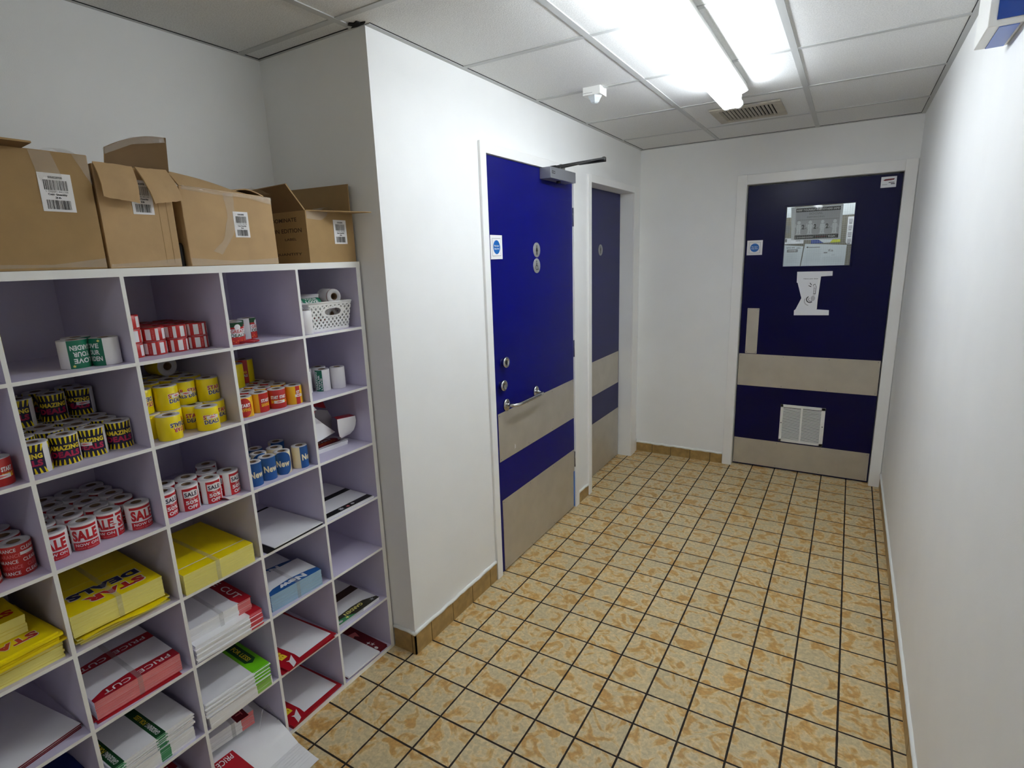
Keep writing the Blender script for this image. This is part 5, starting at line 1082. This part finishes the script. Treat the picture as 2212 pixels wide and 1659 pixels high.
# carton 1
b1 = carton('cardboard_box', (-0.3, 0.1, ZT), 'largest cardboard box with barcode label, leftmost on the shelving')
m = MB(); cshell(m, -0.47, FXc, -0.17, 0.306, ZT, 1.857, openz=False); child(m, 'box_body', b1, bevel=0.0015)
m = MB(); flapm(m, [(FXc-0.004, -0.17, 1.8555), (-0.080, -0.17, 1.862), (-0.080, 0.190, 1.861), (FXc-0.004, 0.186, 1.8555)], 'cardboard_in'); child(m, 'box_flap', b1)
m = MB(); M = Matrix(((0, 0, 1, FXc), (1, 0, 0, 0.234), (0, 1, 0, 1.769), (0, 0, 0, 1))) @ Matrix.Rotation(math.radians(-0.5), 4, 'Z'); barcode(m, M, 0.062, 0.082, None); child(m, 'shipping_label', b1)
def tapesheet(par, pts_grid, name='clear_tape'):
    m = MB(); m.sheet(pts_grid, 'clear_tape', t=0.0003); return child(m, name, par)
rt = random.Random(2)
def front_tape(par, x, pts0, pts1, n=10, wob=0.0012):
    """strip between two polylines (y,z) on the plane x"""
    def lerp(P, s):
        k = s*(len(P)-1); i = min(int(k), len(P)-2); f = k-i
        return (P[i][0]*(1-f)+P[i+1][0]*f, P[i][1]*(1-f)+P[i+1][1]*f)
    g = []
    for i in range(n+1):
        a = lerp(pts0, i/n); b = lerp(pts1, i/n)
        g.append([(x+0.0008+rt.uniform(0, wob), a[0]*(1-s)+b[0]*s, a[1]*(1-s)+b[1]*s) for s in (0, .25, .5, .75, 1)])
    return tapesheet(par, g)
front_tape(b1, FXc, [(0.195, 1.855), (0.205, 1.80), (0.225, 1.76)], [(0.235, 1.855), (0.245, 1.82), (0.250, 1.80)])
front_tape(b1, FXc, [(0.275, 1.855), (0.292, 1.82)], [(0.306, 1.855), (0.306, 1.79)], n=5)
front_tape(b1, FXc, [(0.10, 1.606), (0.20, 1.606), (0.305, 1.604)], [(0.10, 1.614), (0.20, 1.612), (0.305, 1.625)], n=12)
g = [[(-0.15-0.02*j, 0.235+0.065*i/8, 1.8595+0.010*math.sin(math.pi*i/8)*(1+0.3*j)) for j in range(4)] for i in range(9)]; tapesheet(b1, g)
# carton 2 (torn open)
b2 = carton('cardboard_box', (-0.3, 0.4, ZT), 'torn open narrow cardboard box with two flaps hanging over its front')
m = MB(); cshell(m, -0.45, -0.128, 0.314, 0.486, ZT, 1.842, 'cardboard_b'); child(m, 'box_body', b2, bevel=0.0015)
m = MB(); M = Matrix(((0, 0, 1, -0.128), (1, 0, 0, 0.412), (0, 1, 0, 1.772), (0, 0, 0, 1))); barcode(m, M, 0.050, 0.082, None); child(m, 'shipping_label', b2)
def torn(pts_top, pts_bot, name, mt='cardboard_b'):
    m = MB(); n = 9; g = []
    for i in range(n):
        s = i/(n-1); a = Vector(pts_top[0]).lerp(Vector(pts_top[1]), s); b = Vector(pts_bot[0]).lerp(Vector(pts_bot[1]), s)
        g.append([tuple(a.lerp(b, k/6)+Vector((0.010*math.sin(math.pi*k/6)+rt.uniform(-.0012, .0012), 0, rt.uniform(-.001, .001) if k in (0, 6) else 0))) for k in range(7)])
    m.sheet(g, mt, mt, t=0.004, edge='cardboard_b'); return child(m, name, b2)
torn([(-0.130, 0.318, 1.846), (-0.130, 0.402, 1.843)], [(-0.104, 0.316, 1.765), (-0.106, 0.395, 1.756)], 'torn_flap')
torn([(-0.130, 0.408, 1.843), (-0.130, 0.483, 1.843)], [(-0.096, 0.425, 1.755), (-0.104, 0.500, 1.768)], 'torn_flap')
m = MB(); g = []
for i in range(11):
    s = i/10; y = 0.352+0.150*s; zt_ = 1.874+0.055*math.sin(math.radians(12+82*min(1, s*1.08)))
    g.append([(-0.150-0.012*math.sin(s*3), y+0.006*(k/5), 1.842+(zt_-1.842)*k/5) for k in range(6)])
m.sheet(g, 'cardboard_in', 'cardboard', t=0.004, edge='cardboard'); child(m, 'box_flap', b2)
front_tape(b2, -0.146, [(0.352, 1.868), (0.42, 1.90), (0.50, 1.915)], [(0.352, 1.882), (0.42, 1.917), (0.50, 1.930)], n=8)
front_tape(b2, -0.128, [(0.316, 1.603), (0.40, 1.603), (0.484, 1.603)], [(0.316, 1.610), (0.40, 1.615), (0.484, 1.622)], n=10, wob=0.003)
m = MB()
for y in (0.448, 0.468): m.box((-0.1285, y, 1.61), (-0.1276, y+0.0012, 1.78), 'cardboard')
child(m, 'crease', b2)
# carton 3
b3 = carton('cardboard_box', (-0.3, 0.64, ZT), 'wide cardboard box with taped front edge and small barcode label, third from left')
m = MB(); x0, x1 = -0.45, FXc
y0_, y1_ = 0.508, 0.782
m.add([(x1, y0_, ZT), (x1, y1_, ZT), (x1, y1_-0.002, 1.797), (x1, y0_-0.002, 1.808), (x0, y0_, ZT), (x0, y1_, ZT), (x0, y1_, 1.797), (x0, y0_, 1.808)], [(0, 1, 2, 3), (5, 4, 7, 6), (1, 5, 6, 2), (4, 0, 3, 7), (4, 5, 1, 0), (3, 2, 6, 7)], 'cardboard_b'); child(m, 'box_body', b3, bevel=0.002)
m = MB(); g = []
for i in range(9):
    s = i/8; y = y0_+0.002+(y1_-y0_-0.03)*s; rise = 0.048*(1-s)**1.1+0.010*math.sin(math.pi*s)
    g.append([(x1-0.006-0.16*k/6, y-0.004*k/6, 1.809-0.010*s+rise*math.sin(math.pi*0.5*min(1, k/3))*1.0) for k in range(7)])
m.sheet(g, 'cardboard_b', 'cardboard_in', t=0.004, edge='cardboard_b'); child(m, 'box_flap', b3)
m = MB(); g = [[(x1-0.02-0.10*k/4, 0.655+0.115*i/6, 1.802+0.016*math.sin(math.pi*(i/6))+0.004*k/4) for k in range(5)] for i in range(7)]; m.sheet(g, 'cardboard_b', 'cardboard_in', t=0.003); child(m, 'box_flap', b3)
m = MB(); M = Matrix(((0, 0, 1, FXc), (1, 0, 0, 0.672), (0, 1, 0, 1.7145), (0, 0, 0, 1))); barcode(m, M, 0.046, 0.072, None); child(m, 'shipping_label', b3)
front_tape(b3, FXc, [(0.510, 1.800), (0.60, 1.793), (0.70, 1.790), (0.778, 1.775)], [(0.510, 1.810), (0.60, 1.806), (0.70, 1.800), (0.780, 1.797)], n=22, wob=0.006)
front_tape(b3, FXc, [(0.625, 1.80), (0.632, 1.74), (0.61, 1.67), (0.575, 1.640)], [(0.655, 1.80), (0.655, 1.74), (0.645, 1.69), (0.600, 1.630)], n=16, wob=0.003)
front_tape(b3, FXc, [(0.510, 1.602), (0.64, 1.602), (0.780, 1.602)], [(0.510, 1.622), (0.64, 1.612), (0.780, 1.618)], n=14, wob=0.002)
g = [[(x1-0.02*k, 0.66+0.12*i/10, 1.8055+0.012*math.sin(math.pi*i/10)+rt.uniform(0, .004)) for k in range(4)] for i in range(11)]; tapesheet(b3, g)
# dark bottle / object in the gap between cartons 2 and 3
m = MB(); m.lathe([(0, 0), (0.008, 0), (0.009, 0.004), (0.009, 0.055), (0.006, 0.062), (0, 0.062)], 'black', n=20, M=Matrix.Translation((-0.150, 0.4975, 1.6005))); tag(m.build('tape_core'), 'small dark cylinder standing in the gap between the torn box and the wide box', 'cylinder')
# carton 4 (open)
b4 = carton('cardboard_box', (-0.3, 1.0, ZT), 'small open cardboard box with raised flaps, rightmost beside the wall')
m = MB(); cshell(m, -0.45, FXc, 0.902, 1.104, ZT, 1.768); 
decorate(m, [('t', -0.30, 1.735, -0.17, 1.748, 'DOMINATE', 'tan_print', 1, 0.02), ('t', -0.36, 1.700, -0.15, 1.714, 'SEASON EDITION', 'tan_print', 1, 0.02), ('t', -0.24, 1.675, -0.18, 1.683, 'LABEL', 'tan_print', 1, 0.02), ('t', -0.30, 1.625, -0.16, 1.635, 'QUANTITY', 'tan_print', 1, 0.02)], lambda u, v, ly: (u, 0.902-0.0004*ly, v))
child(m, 'box_body', b4, bevel=0.0015)
m = MB(); flapm(m, [(FXc-0.004, 0.903, 1.768), (-0.45, 0.903, 1.768), (-0.45, 0.842, 1.835), (FXc-0.006, 0.843, 1.843)], 'cardboard_in'); child(m, 'box_flap', b4)
m = MB(); flapm(m, [(-0.45, 1.100, 1.768), (FXc-0.003, 1.100, 1.768), (FXc-0.004, 1.102, 1.866), (-0.45, 1.102, 1.872)], 'cardboard'); child(m, 'box_flap', b4)
m = MB(); flapm(m, [(FXc, 0.906, 1.769), (FXc, 1.102, 1.769), (-0.024, 1.098, 1.7655), (-0.030, 1.085, 1.766)], 'cardboard', t=0.003); child(m, 'box_flap', b4)
m = MB(); M = Matrix(((0, 0, 1, FXc), (1, 0, 0, 1.0415), (0, 1, 0, 1.702), (0, 0, 0, 1))); barcode(m, M, 0.056, 0.080, None); child(m, 'shipping_label', b4)
front_tape(b4, FXc, [(0.905, 1.766), (0.96, 1.766), (0.995, 1.766)], [(0.905, 1.742), (0.96, 1.738), (0.985, 1.750)], n=8)
g = [[(-0.16-0.02*k, 0.995+0.07*i/8, 1.772+0.016*math.sin(math.pi*i/8)) for k in range(4)] for i in range(9)]; tapesheet(b4, g)
bpy.context.view_layer.update()
